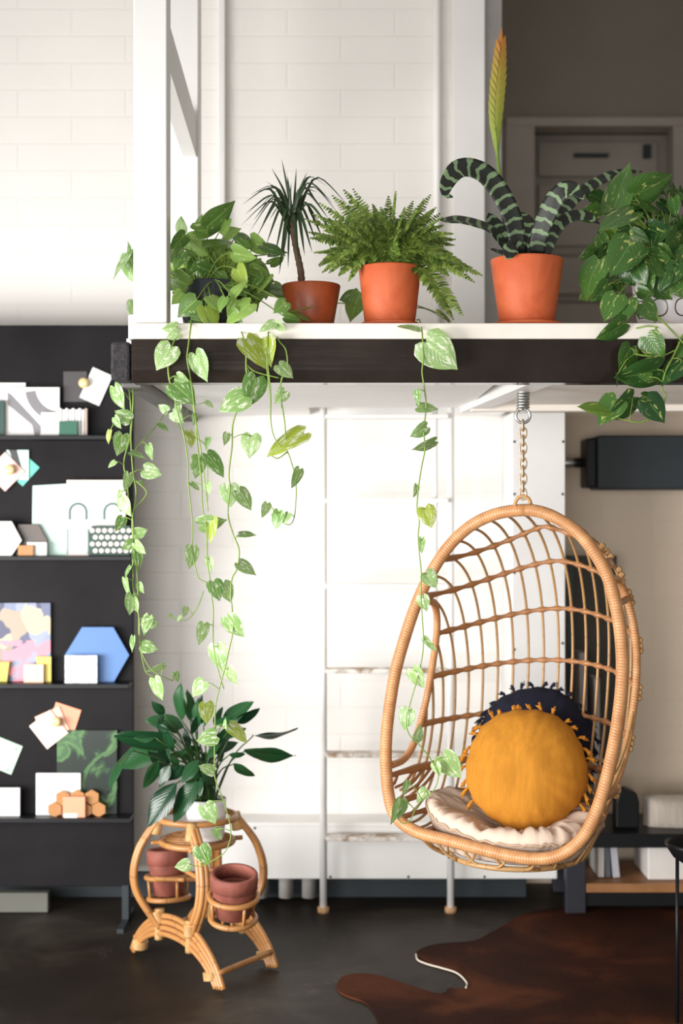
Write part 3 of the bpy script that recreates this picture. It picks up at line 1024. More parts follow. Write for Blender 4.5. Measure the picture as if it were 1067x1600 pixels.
# ------------------------------------------------------------------ round pillows
def round_pillow(name, label, c, R, T, axis, mat, tmat, seed, ntas, skip=None):
    r2 = random.Random(seed)
    root = thing(name, label, 'pillow', c - Vector((0, 0, R)), None)
    ax = axis.normalized()                       # faces the viewer
    sx = Vector((0, 0, 1)).cross(ax).normalized(); up = ax.cross(sx)
    mb = MB()
    n, NA = 26, 84
    vs, fs = [], []
    for s_ in (1, -1):
        b = len(vs)
        for i in range(n + 1):
            rr = math.sin(i / n * math.pi / 2)
            for k in range(NA):
                a = 2 * math.pi * k / NA
                wob = 1 + .012 * math.sin(a * 5 + seed) + .010 * math.sin(a * 19 + seed * 2)
                h = T * (max(0, 1 - rr ** 2.6)) ** .62
                h += .014 * noise.noise(Vector((math.cos(a) * rr * 2.2, math.sin(a) * rr * 2.2, seed))) * (1 - rr * .6)
                h += .0035 * rr ** 6 * math.sin(a * 23 + 2 * math.sin(a * 3 + seed)) * (1 - rr) * 6
                vs.append(c + sx * (R * rr * wob * math.cos(a)) + up * (R * rr * wob * math.sin(a)) + ax * (s_ * h))
        for i in range(n):
            for k in range(NA):
                q = (b + i * NA + k, b + i * NA + (k + 1) % NA, b + (i + 1) * NA + (k + 1) % NA, b + (i + 1) * NA + k)
                fs.append(q if s_ > 0 else q[::-1])
    mb.add(vs, fs)
    mb.build('cover', mat, root)
    for k in range(ntas):
        tb = MB()
        a = 2 * math.pi * (k + r2.uniform(-.25, .25)) / ntas
        if math.sin(a) < -.62: continue
        e = c + (sx * math.cos(a) + up * math.sin(a)) * R * .985
        dr = (sx * math.cos(a) + up * math.sin(a)) * .8 + ax * r2.uniform(.0, .5) + Vector((r2.uniform(-.6, .6), 0, r2.uniform(-1.0, -.1) if math.sin(a) < .75 else r2.uniform(-.2, .3)))
        dr.normalize()
        L = r2.uniform(.018, .029)
        bend = Vector((0, 0, -.006))
        pth = spline([e, e + dr * L * .5, e + dr * L + bend], 9)
        tb.tube(pth, lambda t: prof([(0, .002), (.2, .0025), (.3, .006), (.45, .0045), (.8, .0065), (1, .0078)], t), 8)
        for q in range(7):
            of = Vector((r2.uniform(-1, 1), r2.uniform(-1, 1), r2.uniform(-1, 1))) * .007
            tb.tube(spline([e + dr * L * .5, e + dr * L * .9 + bend + of * .6, e + dr * L * 1.2 + of + bend * 1.5], 5), .0016, 4)
        tb.build('tassel', tmat, root)
    return root
round_pillow('round_pillow', 'round mustard yellow pillow with yellow tassels in the hanging chair', P(822, 1202, 4.31), .184, .10, Vector((-.22, -1, .30)), M['mustard'], M['mustard'], 3, 34)
round_pillow('round_pillow', 'round navy pillow with dark tassels behind the mustard pillow', P(836, 1164, 4.52), .186, .075, Vector((-.25, -1, .32)), M['navy'], M['navy'], 8, 38)

# ------------------------------------------------------------------ plants
def pot_lathe(root, prf, c, mat, soil_z, soil_r, name='pot', rot=None):
    o = MB().lathe(prf, c, 56, rot).build(name, mat, root)
    sp_ = []
    for i in range(7):
        sp_.append((soil_r * i / 6, soil_z + (.006 * math.cos(i) if i < 6 else 0)))
    MB().lathe(sp_, c, 30, rot).build('soil', M['soil'], root)
    return o
def taper_pot(rb, rt, h, wall=.006, lip=0):
    p = [(0, 0), (rb - .004, 0), (rb, .004)]
    if lip:
        p += [(lerp(rb, rt - lip, .78), h * .74), (rt, h * .76), (rt + .001, h - .003)]
    else:
        p += [(lerp(rb, rt, .5), h * .5), (rt, h - .004)]
    p += [(rt - .002, h), (rt - wall + .001, h), (rt - wall, h - .004), (lerp(rb, rt, .5) - wall, h * .5), (rb - wall, .012), (0, .012)]
    return p
def saucer(r, h=.016):
    return [(0, 0), (r - .014, 0), (r - .006, .003), (r, h - .002), (r - .001, h), (r - .005, h), (r - .012, .006), (0, .006)]
ZL = 2.0185
FRONT = Vector((0, -1, 0))

def crop(ox, oy, k):
    return lambda x, y: (ox + x / k, oy + y / k)
def leaf_normal(d, app, true=.78):
    """a leaf seen width/length = app: turn it about its own axis so that it looks that narrow"""
    q = min(1.0, app / true)
    ang = math.acos(q) * (1 if rnd.random() < .5 else -1)
    n = FRONT - d * FRONT.dot(d)
    n.normalize()
    s_ = d.cross(n)
    return n * math.cos(ang) + s_ * math.sin(ang) + Vector((0, 0, .12))
def vine(root, tr, stems, leaves, Y, lm, name='vine', r=.0019, jit=.012, sm='stem', wk=1.0, ymin=None):
    """stems: lists of crop points (optionally with depth); leaves: (bx, by, tx, ty, apparent width/length)"""
    st, paths = MB(), []
    for s_ in stems:
        pts = []
        for q in s_:
            y = q[2] if len(q) > 2 else Y
            pts.append(P(*tr(q[0], q[1]), y))
        path = spline(pts, max(16, 8 * len(pts)))
        paths += path
        st.tube(path, lambda t: r * (1.25 - .5 * t), 7)
    lv = MB()
    for bx, by, tx, ty, w in leaves:
        near = None
        b2 = tr(bx, by)
        def dist(p):
            x_ = 533.5 + p.x / p.y * F; y_ = 800 - (p.z - EYE) / p.y * F
            return (x_ - b2[0]) ** 2 + (y_ - b2[1] - 4) ** 2
        near = min(paths, key=dist)
        Yl = near.y + rnd.uniform(-jit, jit)
        if ymin: Yl = min(Yl, ymin)
        base = P(*b2, Yl)
        tip = P(*tr(tx, ty), Yl - rnd.uniform(0, .25) * .03)
        d = (tip - base)
        L = d.length
        lv.leaf(base, tip, L * .90 * wk, leaf_normal(d.normalized(), w), HEART, fold=rnd.uniform(.12, .3), droop=rnd.uniform(.02, .2), wave=.012)
        if (near - base).length > .004:
            mid = (near + base) / 2 + Vector((0, -.004, .12 * (near - base).length))
            st.tube(spline([near, mid, base - d.normalized() * -.003], 8), r * .62, 6)
    o = st.build(name, M[sm], root)
    lv.build('vine_leaves', lm, o)
    return o
def bush(root, tr, leaves, Y, jit, mouth, lm, name='foliage', sm='stem'):
    st, lv = MB(), MB()
    for q in leaves:
        bx, by, tx, ty, w = q[:5]
        Yl = q[5] if len(q) > 5 else Y + rnd.uniform(-jit, jit)
        base = P(*tr(bx, by), Yl); tip = P(*tr(tx, ty), Yl - rnd.uniform(0, .02))
        d = tip - base; L = d.length
        lv.leaf(base, tip, L * .90, leaf_normal(d.normalized(), w), HEART, fold=rnd.uniform(.1, .3), droop=rnd.uniform(.03, .22), wave=.012)
        a = mouth + Vector((rnd.uniform(-.05, .05), rnd.uniform(-.03, .03), 0))
        st.tube(spline([a, (a + base) / 2 + Vector((0, 0, .03)), base], 10), .0017, 6)
    o = lv.build(name, lm, root)
    st.build('stems', M[sm], root)
    return o
def filler(n, x0, x1, y0, y1, ln, f=None):
    out = []
    while len(out) < n:
        x, y = rnd.uniform(x0, x1), rnd.uniform(y0, y1)
        if f and not f(x, y): continue
        a = rnd.uniform(-.4, 1.2) * math.pi if rnd.random() < .3 else rnd.uniform(.05, .95) * math.pi
        L = ln * rnd.uniform(.7, 1.15)
        out.append((x, y, x + L * math.cos(a), y + L * math.sin(a), rnd.uniform(.4, .8)))
    return out

# ---- left pothos in the dark pot, with its trailing vines
T4 = crop(160, 300, 2.667)
pc = Vector((P(330, 0, 4.11).x, 4.11, ZL))
pl = thing('potted_pothos', 'bushy pothos in a dark glazed pot with long vines trailing below the loft', 'potted plant', pc)
MB().lathe(saucer(.088), pc, 48).build('saucer', M['pot'], pl)
pot_lathe(pl, taper_pot(.078, .098, .135), pc + Vector((0, 0, .0065)), M['pot_black'], .12, .09)
mouth = pc + Vector((0, 0, .13))
BL = [(330, 165, 325, 100, .7), (345, 180, 282, 240, .5), (395, 148, 412, 90, .5), (440, 140, 558, 42, .35), (505, 180, 580, 150, .7), (385, 160, 495, 160, .35),
      (430, 215, 555, 200, .4), (495, 240, 380, 315, .5), (545, 250, 640, 280, .5), (400, 325, 505, 375, .65), (600, 400, 480, 380, .65), (300, 360, 395, 410, .6),
      (620, 330, 720, 380, .5), (700, 410, 815, 438, .5), (765, 460, 712, 505, .9), (670, 225, 765, 265, .5), (620, 200, 700, 260, .5), (300, 290, 370, 340, .6),
      (600, 240, 545, 190, .6), (340, 250, 290, 330, .6), (470, 270, 540, 340, .6), (560, 320, 600, 400, .6), (630, 290, 700, 340, .5), (370, 210, 440, 270, .5),
      (310, 215, 280, 290, .6), (520, 120, 500, 190, .5), (450, 330, 380, 300, .6), (560, 180, 640, 230, .5), (650, 350, 600, 420, .6), (700, 300, 760, 270, .35),
      (390, 450, 310, 520, .8), (370, 530, 450, 545, .9), (430, 480, 470, 580, .65), (615, 465, 505, 545, .6), (510, 440, 480, 500, .6), (690, 350, 640, 420, .5),
      (760, 520, 830, 540, .4), (540, 430, 600, 360, .5), (420, 380, 470, 440, .5),
      (470, 400, 420, 470, .7), (520, 400, 560, 470, .7), (560, 450, 520, 520, .6), (590, 400, 640, 450, .6), (450, 440, 500, 500, .6), (480, 350, 520, 420, .7), (350, 340, 300, 400, .7), (400, 280, 350, 340, .7), (640, 390, 600, 450, .6), (330, 420, 290, 470, .6), (540, 500, 580, 545, .6)]
BL = [q + ((4.12 + rnd.uniform(-.10, .08)) if q[1] < 420 else 3.93 + rnd.uniform(-.03, .02),) for q in BL]
fill = [q + (4.13 + rnd.uniform(-.02, .14),) for q in filler(64, 300, 720, 160, 430, 96, lambda x, y: y > 160 + abs(x - 500) * .35)]
bush(pl, T4, BL + fill, 4.1, .1, mouth, M['pothos'])
bush(pl, T4, [(110, 255, 40, 360, .35, 4.12), (104, 262, 126, 382, .55, 4.15), (133, 460, 118, 518, .7, 4.1), (112, 255, 112, 205, .2, 4.12)], 4.12, .02, mouth + Vector((-.06, 0, .02)), M['vine_leaf'], 'foliage')

YV = 3.865
vine(pl, T4, [[(372, 520, 3.95), (368, 560, 3.885), (358, 640), (352, 690), (360, 740), (375, 830), (390, 960), (408, 1060), (420, 1140), (428, 1220), (440, 1330)],
              [(310, 600, 3.88), (290, 640), (272, 700), (280, 780), (292, 840)],
              [(560, 548, 3.95), (585, 600, 3.88), (600, 660), (600, 720), (612, 765), (590, 850)],
              [(690, 560, 3.95), (690, 600, 3.88), (684, 700), (690, 780), (702, 880)],
              [(715, 570, 3.95), (735, 620, 3.88), (765, 660), (770, 740), (745, 790), (746, 900)],
              [(600, 720), (640, 750), (735, 775)]],
     [(285, 645, 222, 742, .8), (312, 560, 246, 576, .5), (318, 585, 265, 612, .7), (388, 675, 436, 794, .55), (310, 765, 362, 795, .5),
      (600, 615, 690, 735, .6), (690, 615, 694, 730, .5), (715, 545, 652, 582, .6), (722, 548, 765, 578, .5), (735, 722, 797, 776, .7), (760, 830, 718, 884, .7)],
     YV, M['vine_leaf'], ymin=3.875)
T3 = crop(160, 560, 3.138)
vine(pl, T3, [[(320, -20), (325, 90), (345, 160), (370, 270), (400, 380), (418, 500), (420, 600), (440, 800), (440, 930), (450, 1000), (460, 1040), (475, 1080), (520, 1102)]],
     [(350, 125, 462, 224, .75), (370, 220, 376, 276, .6), (440, 925, 432, 1035, .5), (455, 275, 450, 332, .4), (366, 84, 423, 116, .6)], YV, M['vine_leaf'], ymin=3.875)
vine(pl, T3, [[(430, 90), (440, 200), (455, 300), (465, 420), (475, 500), (485, 600), (490, 720), (510, 850), (515, 1000), (525, 1067), (535, 1160), (543, 1240), (543, 1380), (552, 1460), (565, 1520), (595, 1620)]],
     [(475, 485, 458, 592, .6), (515, 470, 603, 580, .5), (436, 610, 478, 650, .4), (478, 815, 612, 794, .5), (545, 785, 524, 915, .4), (520, 978, 535, 1050, .55),
      (545, 1095, 578, 1190, .7), (592, 1105, 637, 1196, .65), (497, 1303, 476, 1408, .45), (560, 1408, 586, 1540, .65)], YV + .008, M['vine_leaf'], ymin=3.88)
vine(pl, T3, [[(705, -20), (705, 60), (715, 100), (680, 200), (640, 320), (635, 430), (620, 560), (625, 640), (615, 760), (640, 860), (670, 940), (660, 1030), (635, 1080), (628, 1160), (635, 1220), (640, 1330), (620, 1430), (600, 1520),
               (570, 1630), (555, 1700), (552, 1780), (550, 1860), (550, 2030), (562, 2090), (592, 2165), (622, 2265), (628, 2350), (600, 2420), (545, 2460), (480, 2490), (425, 2480)]],
     [(700, 185, 568, 256, .75), (755, 95, 715, 242, .65), (732, 378, 720, 490, .85), (611, 368, 600, 430, .45), (622, 622, 628, 732, .85), (668, 650, 737, 742, .6), (672, 862, 758, 864, .35), (668, 1003, 757, 1062, .5),
      (612, 1270, 690, 1374, .62), (612, 1520, 656, 1602, .6), (495, 1585, 440, 1660, .75), (508, 1692, 512, 1797, .6), (555, 1850, 458, 1880, .75), (600, 1810, 601, 1762, .4), (625, 1800, 719, 1880, .4),
      (545, 2025, 468, 1995, .55), (505, 2190, 553, 2285, .85), (548, 2310, 590, 2360, .6), (480, 2395, 520, 2490, .8), (425, 2480, 352, 2495, .85)], YV - .006, M['vine_leaf'], ymin=3.88)
vine(pl, T3, [[(806, -20), (820, 120), (825, 200), (825, 300), (840, 380), (880, 435), (940, 430), (980, 380)]],
     [(985, 365, 792, 468, .45)], YV, M['vine_leaf'], ymin=3.88)
vine(pl, T3, [[(880, 90), (870, 170), (885, 260), (895, 330), (900, 430), (920, 490), (940, 560), (950, 640), (948, 700), (940, 780), (918, 815), (880, 800), (850, 760)], [(905, 460), (860, 490), (825, 475)]],
     [(966, 545, 930, 640, .4), (865, 750, 845, 840, .65), (808, 712, 787, 785, .5), (912, 760, 884, 815, .55)], YV + .01, M['vine_leaf'], ymin=3.885)
# vines hanging over the left end of the loft
YE = 4.06
vine(pl, T3, [[(112, -40, 4.1), (118, 30, 4.07), (130, 150), (140, 260), (135, 380), (105, 510), (120, 600), (130, 700), (150, 800), (148, 960), (150, 1067), (150, 1120), (165, 1205), (180, 1275), (185, 1385), (200, 1460), (250, 1535), (345, 1580)],
              [(128, 40, 4.1), (150, 170), (145, 300), (140, 400), (150, 560), (165, 650), (155, 740), (145, 800), (150, 900), (165, 1000), (172, 1100), (178, 1260), (180, 1380), (195, 1470), (215, 1540), (255, 1560)],
              [(165, 600), (215, 650), (200, 690), (150, 740)], [(70, 130), (110, 170), (130, 200)], [(90, 290), (120, 270), (138, 255)]],
     [(95, 115, 42, 35, .35), (60, 140, 105, 258, .5), (132, 300, 58, 255, .8), (60, 290, 88, 346, .55), (35, 355, 22, 422, .45), (100, 375, 76, 480, .6), (62, 505, 27, 537, .6), (140, 460, 216, 488, .35),
      (205, 545, 292, 573, .9), (130, 565, 115, 655, .4), (95, 690, 138, 776, .6), (155, 862, 223, 842, .7), (150, 900, 94, 942, .6), (160, 905, 213, 962, .55), (100, 780, 68, 852, .5), (168, 945, 180, 1050, .35),
      (135, 1020, 102, 1080, .35), (110, 1080, 131, 1180, .35), (146, 1160, 134, 1262, .5), (152, 1178, 170, 1252, .55), (176, 1105, 200, 1155, .6), (228, 1265, 194, 1358, .55), (256, 1290, 213, 1338, .6),
      (196, 1408, 276, 1428, .7), (150, 1365, 140, 1443, .4), (300, 1505, 214, 1545, .3), (256, 1572, 292, 1682, .55), (355, 1540, 376, 1586, .6), (180, 600, 205, 625, .5), (90, 650, 72, 705, .5)],
     YE, M['vine_leaf'])
vine(pl, T3, [[(150, 460, 4.4), (215, 385, 4.45), (270, 325, 4.5), (310, 262, 4.55), (330, 225, 4.6)], [(360, 300, 4.7), (400, 360, 4.75), (500, 420, 4.8), (515, 520, 4.8), (515, 700, 4.8)],
              [(495, 1140, 4.8), (470, 1210, 4.8), (430, 1270, 4.8), (390, 1285, 4.8), (325, 1265, 4.8)]],
     [(320, 258, 272, 228, .7), (345, 265, 397, 318, .7), (275, 322, 330, 356, .4), (425, 360, 440, 440, .5), (520, 390, 505, 450, .5), (515, 610, 520, 670, .6), (505, 212, 550, 240, .5), (410, 1220, 400, 1270, .5), (385, 1262, 365, 1290, .5), (338, 1255, 320, 1272, .6), (225, 425, 240, 500, .5)],
     4.6, M['vine_leaf'])

# ---- dracaena
c = Vector((P(486, 0, 4.13).x, 4.13, ZL))
dc = thing('potted_dracaena', 'spiky dracaena with a thin bare trunk in a brown terracotta pot', 'potted plant', c)
pot_lathe(dc, taper_pot(.062, .0855, .14), c, M['pot_brown'], .125, .078)
tr_ = [P(471, 438, 4.13) + Vector((0, 0, -.02)), P(470, 425, 4.13), P(464, 395, 4.13), P(459, 370, 4.13), P(456, 345, 4.13)]
MB().tube(spline(tr_, 24), lambda t: lerp(.0105, .008, t) * (1 + .1 * math.sin(t * 60)), 12).build('trunk', M['bark'], dc)
top = P(456, 352, 4.13)
dl = MB()
def strapleaf(mb, o_, tip, w, sag, n=14, shape=LANCE, nrm=None, lift=0):
    mid = (o_ + tip) / 2 + Vector((0, 0, sag))
    path = spline([o_, o_.lerp(mid, .55) + Vector((0, 0, sag * .35)), mid, tip], n)
    mb.ribbon(path, w, nrm or (FRONT + Vector((rnd.uniform(-.5, .5), 0, .8))), shape, .3, 2)
SPIKE = [(0, .9), (.3, 1), (.6, .8), (.85, .4), (1, .02)]
for tx, ty, sag in ((440, 248, .01), (463, 262, .0), (424, 262, .02), (449, 275, .0), (415, 283, .03), (480, 268, .02), (400, 300, .04), (474, 290, .01), (512, 292, .05), (520, 318, .06), (514, 343, .05),
                    (390, 305, .05), (383, 335, .05), (377, 352, .05), (390, 362, .05), (400, 372, .05), (415, 385, .05), (428, 405, .05), (436, 430, .04), (441, 408, .04), (520, 365, .05), (500, 350, .05), (495, 380, .05),
                    (488, 395, .05), (505, 375, .05), (476, 400, .04), (466, 410, .04), (530, 335, .07), (430, 290, .02), (455, 285, .01), (495, 300, .04), (405, 325, .05), (378, 320, .06), (545, 322, .08), (450, 420, .03), (410, 350, .05), (500, 325, .05), (488, 285, .03), (420, 345, .04), (396, 345, .05)):
    o_ = top + Vector((rnd.uniform(-.006, .006), rnd.uniform(-.006, .006), rnd.uniform(-.03, .03)))
    strapleaf(dl, o_, P(tx, ty, 4.13 + rnd.uniform(-.12, .12)), rnd.uniform(.008, .0115), sag * 1.35 + (.008 if sag > .03 else 0), 16, SPIKE)
dl.build('leaves', M['draca'], dc)

# ---- fern
c = Vector((P(609, 0, 4.03).x, 4.03, ZL))
fp = thing('potted_fern', 'feathery green fern in an orange terracotta pot on a saucer', 'potted plant', c)
MB().lathe(saucer(.083), c, 56).build('saucer', M['pot'], fp)
pot_lathe(fp, taper_pot(.071, .089, .168), c + Vector((0, 0, .0065)), M['pot'], .155, .08)
fl = MB()
def frond(mb, o_, tip, sag, w, n=30):
    mid = (o_ + tip) / 2 + Vector((0, 0, sag))
    path = spline([o_, o_.lerp(mid, .5) + Vector((0, 0, sag * .4)), mid, tip], n)
    mb.tube(path, lambda t: .0014 * (1 - .7 * t), 5)
    nrm0 = Vector((rnd.uniform(-.5, .5), -.8, .7)).normalized()
    for i in range(3, n):
        t = i / (n - 1.0)
        tg = (path[min(i + 1, n - 1)] - path[i - 1]).normalized()
        sd = tg.cross(nrm0)
        if sd.length < .2: sd = tg.orthogonal()
        sd.normalize()
        L = w * prof([(0, .35), (.2, .85), (.45, 1), (.75, .7), (1, .12)], t)
        for s_ in (-1, 1):
            jt = Vector((rnd.uniform(-1, 1), rnd.uniform(-1, 1), rnd.uniform(-1, 1))) * .2
            d = (sd * s_ + tg * .45 + Vector((0, 0, -.12)) + jt).normalized()
            mb.leaf(path[i], path[i] + d * L, .0085 + .1 * L, nrm0 + jt, [(0, .6), (.2, 1), (.6, .8), (.85, .5), (1, .1)], fold=.2, droop=.15, notch=0, rows=4, cols=1, wave=.02)
fo_ = c + Vector((0, 0, .165))
FR = [(480, 362), (476, 342), (490, 335), (500, 318), (520, 306), (538, 298), (552, 296), (560, 318), (585, 322), (607, 308), (618, 300), (632, 325), (650, 330), (662, 312), (672, 305), (680, 325), (690, 340), (692, 352), (676, 372),
      (492, 395), (500, 415), (515, 425), (530, 430), (545, 438), (690, 385), (700, 400), (752, 430), (722, 492), (708, 498), (640, 350), (600, 340), (570, 345), (540, 340), (520, 350), (505, 370), (555, 370), (585, 360), (625, 360), (660, 365), (530, 385),
      (610, 380), (650, 385), (575, 390), (510, 345), (655, 345), (548, 410), (672, 395), (700, 430), (740, 440), (535, 320), (486, 372), (645, 315), (595, 325)]
FR += [(609 + 128 * math.cos(a) * q, 405 - 98 * math.sin(a) * q) for a, q in [(rnd.uniform(-.25, 3.5), rnd.uniform(.6, .98)) for _ in range(34)]]
for tx, ty in FR:
    ang = math.atan2(ty - 405, tx - 609)
    o_ = fo_ + Vector((math.cos(ang) * .035, rnd.uniform(-.05, .05), 0))
    Yt = 4.03 + rnd.uniform(-.16, .12)
    if ty > 425: Yt = 3.90 if ty > 470 else 3.97
    sg = .035 if ty < 400 else .06
    frond(fl, o_, P(tx, ty, Yt), sg if tx < 700 else .05, rnd.uniform(.024, .036), 30)
fl.build('fronds', M['fern'], fp)

# ---- bromeliad with banded leaves and a flower spike
c = Vector((P(823, 0, 4.03).x, 4.03, ZL))
vr = thing('potted_bromeliad', 'dark banded bromeliad with a tall yellow flower spike in a terracotta pot', 'potted plant', c)
MB().lathe(saucer(.101, .014), c, 56).build('saucer', M['pot'], vr)
pot_lathe(vr, taper_pot(.077, .103, .19), c + Vector((0, 0, .0065)), M['pot'], .175, .094)
def band_mat():
    m = NT('banded_bromeliad_leaf')
    sp = m.n('SeparateXYZ'); m.l(m.uv(), sp.inputs[0])
    nz = m.noise(30, 3)
    nv = m.noise(45, 2)
    v = m.math('ADD', m.math('MULTIPLY', sp.outputs[1], 185.0), m.math('ADD', m.math('MULTIPLY', nz, 5.0), m.math('MULTIPLY', m.math('ABSOLUTE', m.math('SUBTRACT', sp.outputs[0], .5)), 2.5)))
    b = m.ramp(m.math('SINE', v), [(.50, srgb(32, 36, 31)), (.66, srgb(118, 142, 104))])
    m.col(b); m.set(Roughness=.38)
    return m.mat
M['band'] = band_mat()
T6 = crop(660, 20, 2.622)
def vleaf(pts, w, Y0, Y1, nrm=(0, -1, .3)):
    lf_ = MB()
    pp_ = [P(*T6(x, y), lerp(Y0, Y1, i / (len(pts) - 1))) for i, (x, y) in enumerate(pts)]
    lf_.ribbon(spline(pp_, 36), w * 1.25, nrm, STRAP, .1, 3)
    lf_.build('leaf', M['band'], vr, thick=.0012)
vleaf([(395, 985), (385, 910), (365, 830), (320, 740), (260, 665), (195, 635), (140, 645), (100, 700), (95, 745), (125, 755)], .048, 4.03, 3.92, (.1, -1, .15))
vleaf([(470, 985), (478, 920), (505, 840), (545, 760), (590, 722), (630, 730), (660, 765)], .044, 4.02, 3.93, (-.1, -1, .2))
vleaf([(500, 985), (530, 890), (590, 800), (660, 730), (740, 680), (810, 655), (900, 650)], .028, 4.08, 4.2, (0, -1, .5))
vleaf([(505, 985), (540, 900), (580, 850), (630, 830), (680, 835), (725, 865)], .030, 4.05, 4.05, (0, -1, .4))
vleaf([(360, 990), (325, 940), (280, 890), (220, 865), (150, 850), (95, 852), (60, 845)], .040, 4.0, 3.92, (0, -.7, .8))
vleaf([(370, 990), (340, 930), (300, 880), (270, 820)], .040, 4.1, 4.12)
vleaf([(380, 985), (330, 985), (278, 970)], .03, 3.98, 3.93, (0, -.6, .8))
vleaf([(430, 990), (428, 920), (420, 860), (400, 815)], .045, 4.1, 4.14)
vleaf([(400, 990), (390, 960), (365, 965), (345, 1010)], .036, 3.97, 3.92, (0, -1, .3))
vleaf([(455, 990), (460, 930), (478, 860), (470, 830)], .035, 4.08, 4.1)
vleaf([(480, 990), (500, 960), (530, 900), (560, 880)], .03, 4.1, 4.15)
sk = spline([P(*T6(x, y), Y) for x, y, Y in ((415, 980, 4.03), (370, 840, 4.03), (330, 720, 4.02), (308, 600, 4.02), (300, 420, 4.02), (312, 250, 4.02), (325, 60, 4.02))], 60)
stm = MB().tube(sk[:34], lambda t: .0048, 10)
stm.build('flower_stalk', M['stem'], vr)
def spike_mat():
    m = NT('flower_spike')
    sp = m.n('SeparateXYZ'); m.l(m.obj(), sp.inputs[0])
    g = m.ramp(m.math('MULTIPLY', m.math('SUBTRACT', sp.outputs[2], .40), 2.2), [(.0, srgb(104, 146, 66)), (.4, srgb(140, 156, 58)), (.72, srgb(160, 142, 50)), (.95, srgb(186, 106, 46))])
    nz = m.noise(40, 3)
    m.col(m.mix(m.math('MULTIPLY', nz, .5), g, srgb(120, 104, 36))); m.set(Roughness=.5)
    return m.mat
M['spike'] = spike_mat()
spk = MB()
n = len(sk)
i0 = 26
vs, fs = [], []
for i in range(i0, n):
    t = (i - i0) / (n - 1 - i0)
    w = prof([(0, .004), (.10, .010), (.25, .0185), (.5, .020), (.72, .0145), (.9, .0075), (1, .0008)], t)
    for k in range(12):
        a = 2 * math.pi * k / 12
        vs.append(sk[i] + Vector((w * math.cos(a), w * .24 * math.sin(a), 0)))
for i in range(n - i0 - 1):
    for k in range(12):
        fs.append((i * 12 + k, i * 12 + (k + 1) % 12, (i + 1) * 12 + (k + 1) % 12, (i + 1) * 12 + k))
spk.add(vs, fs)
for i in range(i0 + 3, n - 6, 1):
    t = (i - i0) / (n - 1 - i0)
    w = prof([(0, .004), (.10, .010), (.25, .0185), (.5, .020), (.72, .0145), (.9, .0075), (1, .0008)], t)
    s_ = 1 if i % 2 else -1
    b = sk[i] + Vector((s_ * w * .25, -.004, 0))
    spk.leaf(b, sk[min(n - 1, i + 4)] + Vector((s_ * w * 1.22, -.004, 0)), .013, Vector((s_ * .4, -1, 0)), LANCE, fold=.3, droop=.05, notch=0, rows=6, cols=2)
spk.build('flower_spike', M['spike'], vr)

# ---- right pothos in a patterned pot
T7 = crop(860, 220, 3.333)
c = Vector((P(1046, 0, 4.08).x, 4.08, ZL))
rp = thing('potted_pothos', 'variegated pothos in a white pot with brown tracery beside the dark doorway', 'potted plant', c)
def tracery():
    m = NT('white_pot_brown_tracery')
    sp = m.n('SeparateXYZ'); m.l(m.uv(), sp.inputs[0])
    a = m.math('COSINE', m.math('MULTIPLY', sp.outputs[0], 2 * math.pi * 9))
    b = m.math('COSINE', m.math('MULTIPLY', sp.outputs[1], 2 * math.pi * 14))
    v = m.math('ABSOLUTE', m.math('ADD', m.math('ADD', a, b), m.math('MULTIPLY', m.math('MULTIPLY', a, b), .9)))
    m.col(m.ramp(v, [(.22, srgb(70, 46, 36)), (.30, srgb(226, 220, 222))])); m.set(Roughness=.3)
    return m.mat
pot_lathe(rp, taper_pot(.088, .108, .145), c, tracery(), .13, .1)
mouth = c + Vector((0, 0, .14))
RL = [(330, 360, 410, 105, .45, 4.1), (390, 300, 235, 382, .6, 4.12), (430, 280, 650, 190, .5, 4.05), (430, 370, 238, 460, .5, 4.0), (420, 400, 500, 445, .6), (510, 455, 642, 520, .55, 4.0), (415, 490, 520, 530, .7, 4.0),
      (420, 530, 308, 706, .8, 3.95), (470, 575, 345, 705, .35, 3.96), (250, 620, 165, 820, .5, 4.0), (300, 750, 214, 842, .6, 3.97), (345, 808, 275, 943, .7, 3.93), (405, 830, 345, 966, .6, 3.92), (460, 785, 540, 805, .6, 3.96),
      (478, 848, 562, 938, .85, 3.93), (510, 600, 650, 660, .5, 3.98), (620, 640, 690, 540, .7, 4.0), (650, 640, 720, 670, .5, 3.96), (540, 740, 630, 830, .6, 3.98), (640, 730, 700, 820, .8, 3.96), (300, 560, 250, 660, .6, 4.06), (480, 330, 600, 390, .5, 4.05),
      (570, 320, 660, 400, .6, 4.06), (560, 240, 690, 270, .4, 4.1), (250, 500, 310, 590, .5, 4.1), (380, 680, 440, 760, .6, 3.98), (350, 740, 390, 820, .5, 4.0), (430, 860, 470, 930, .5, 4.0), (300, 690, 205, 780, .5, 4.04), (640, 300, 650, 400, .4, 4.02), (700, 420, 640, 480, .5, 4.08),
      (520, 620, 590, 720, .7, 3.96), (600, 690, 560, 790, .7, 3.95), (660, 640, 610, 760, .7, 3.95), (500, 700, 520, 800, .6, 3.96), (560, 560, 640, 610, .6, 3.97), (450, 650, 490, 760, .6, 3.96), (690, 700, 640, 800, .7, 3.96), (580, 440, 520, 560, .6, 4.0), (660, 480, 590, 580, .6, 4.0), (720, 560, 650, 660, .7, 3.98)]
RF = [q + (4.10 + rnd.uniform(-.03, .15),) for q in filler(70, 240, 800, 220, 820, 115, lambda x, y: x > 200 + abs(y - 480) * .12)]
bush(rp, T7, RL + RF, 4.08, .06, mouth, M['pothos_dark'], sm='stem')
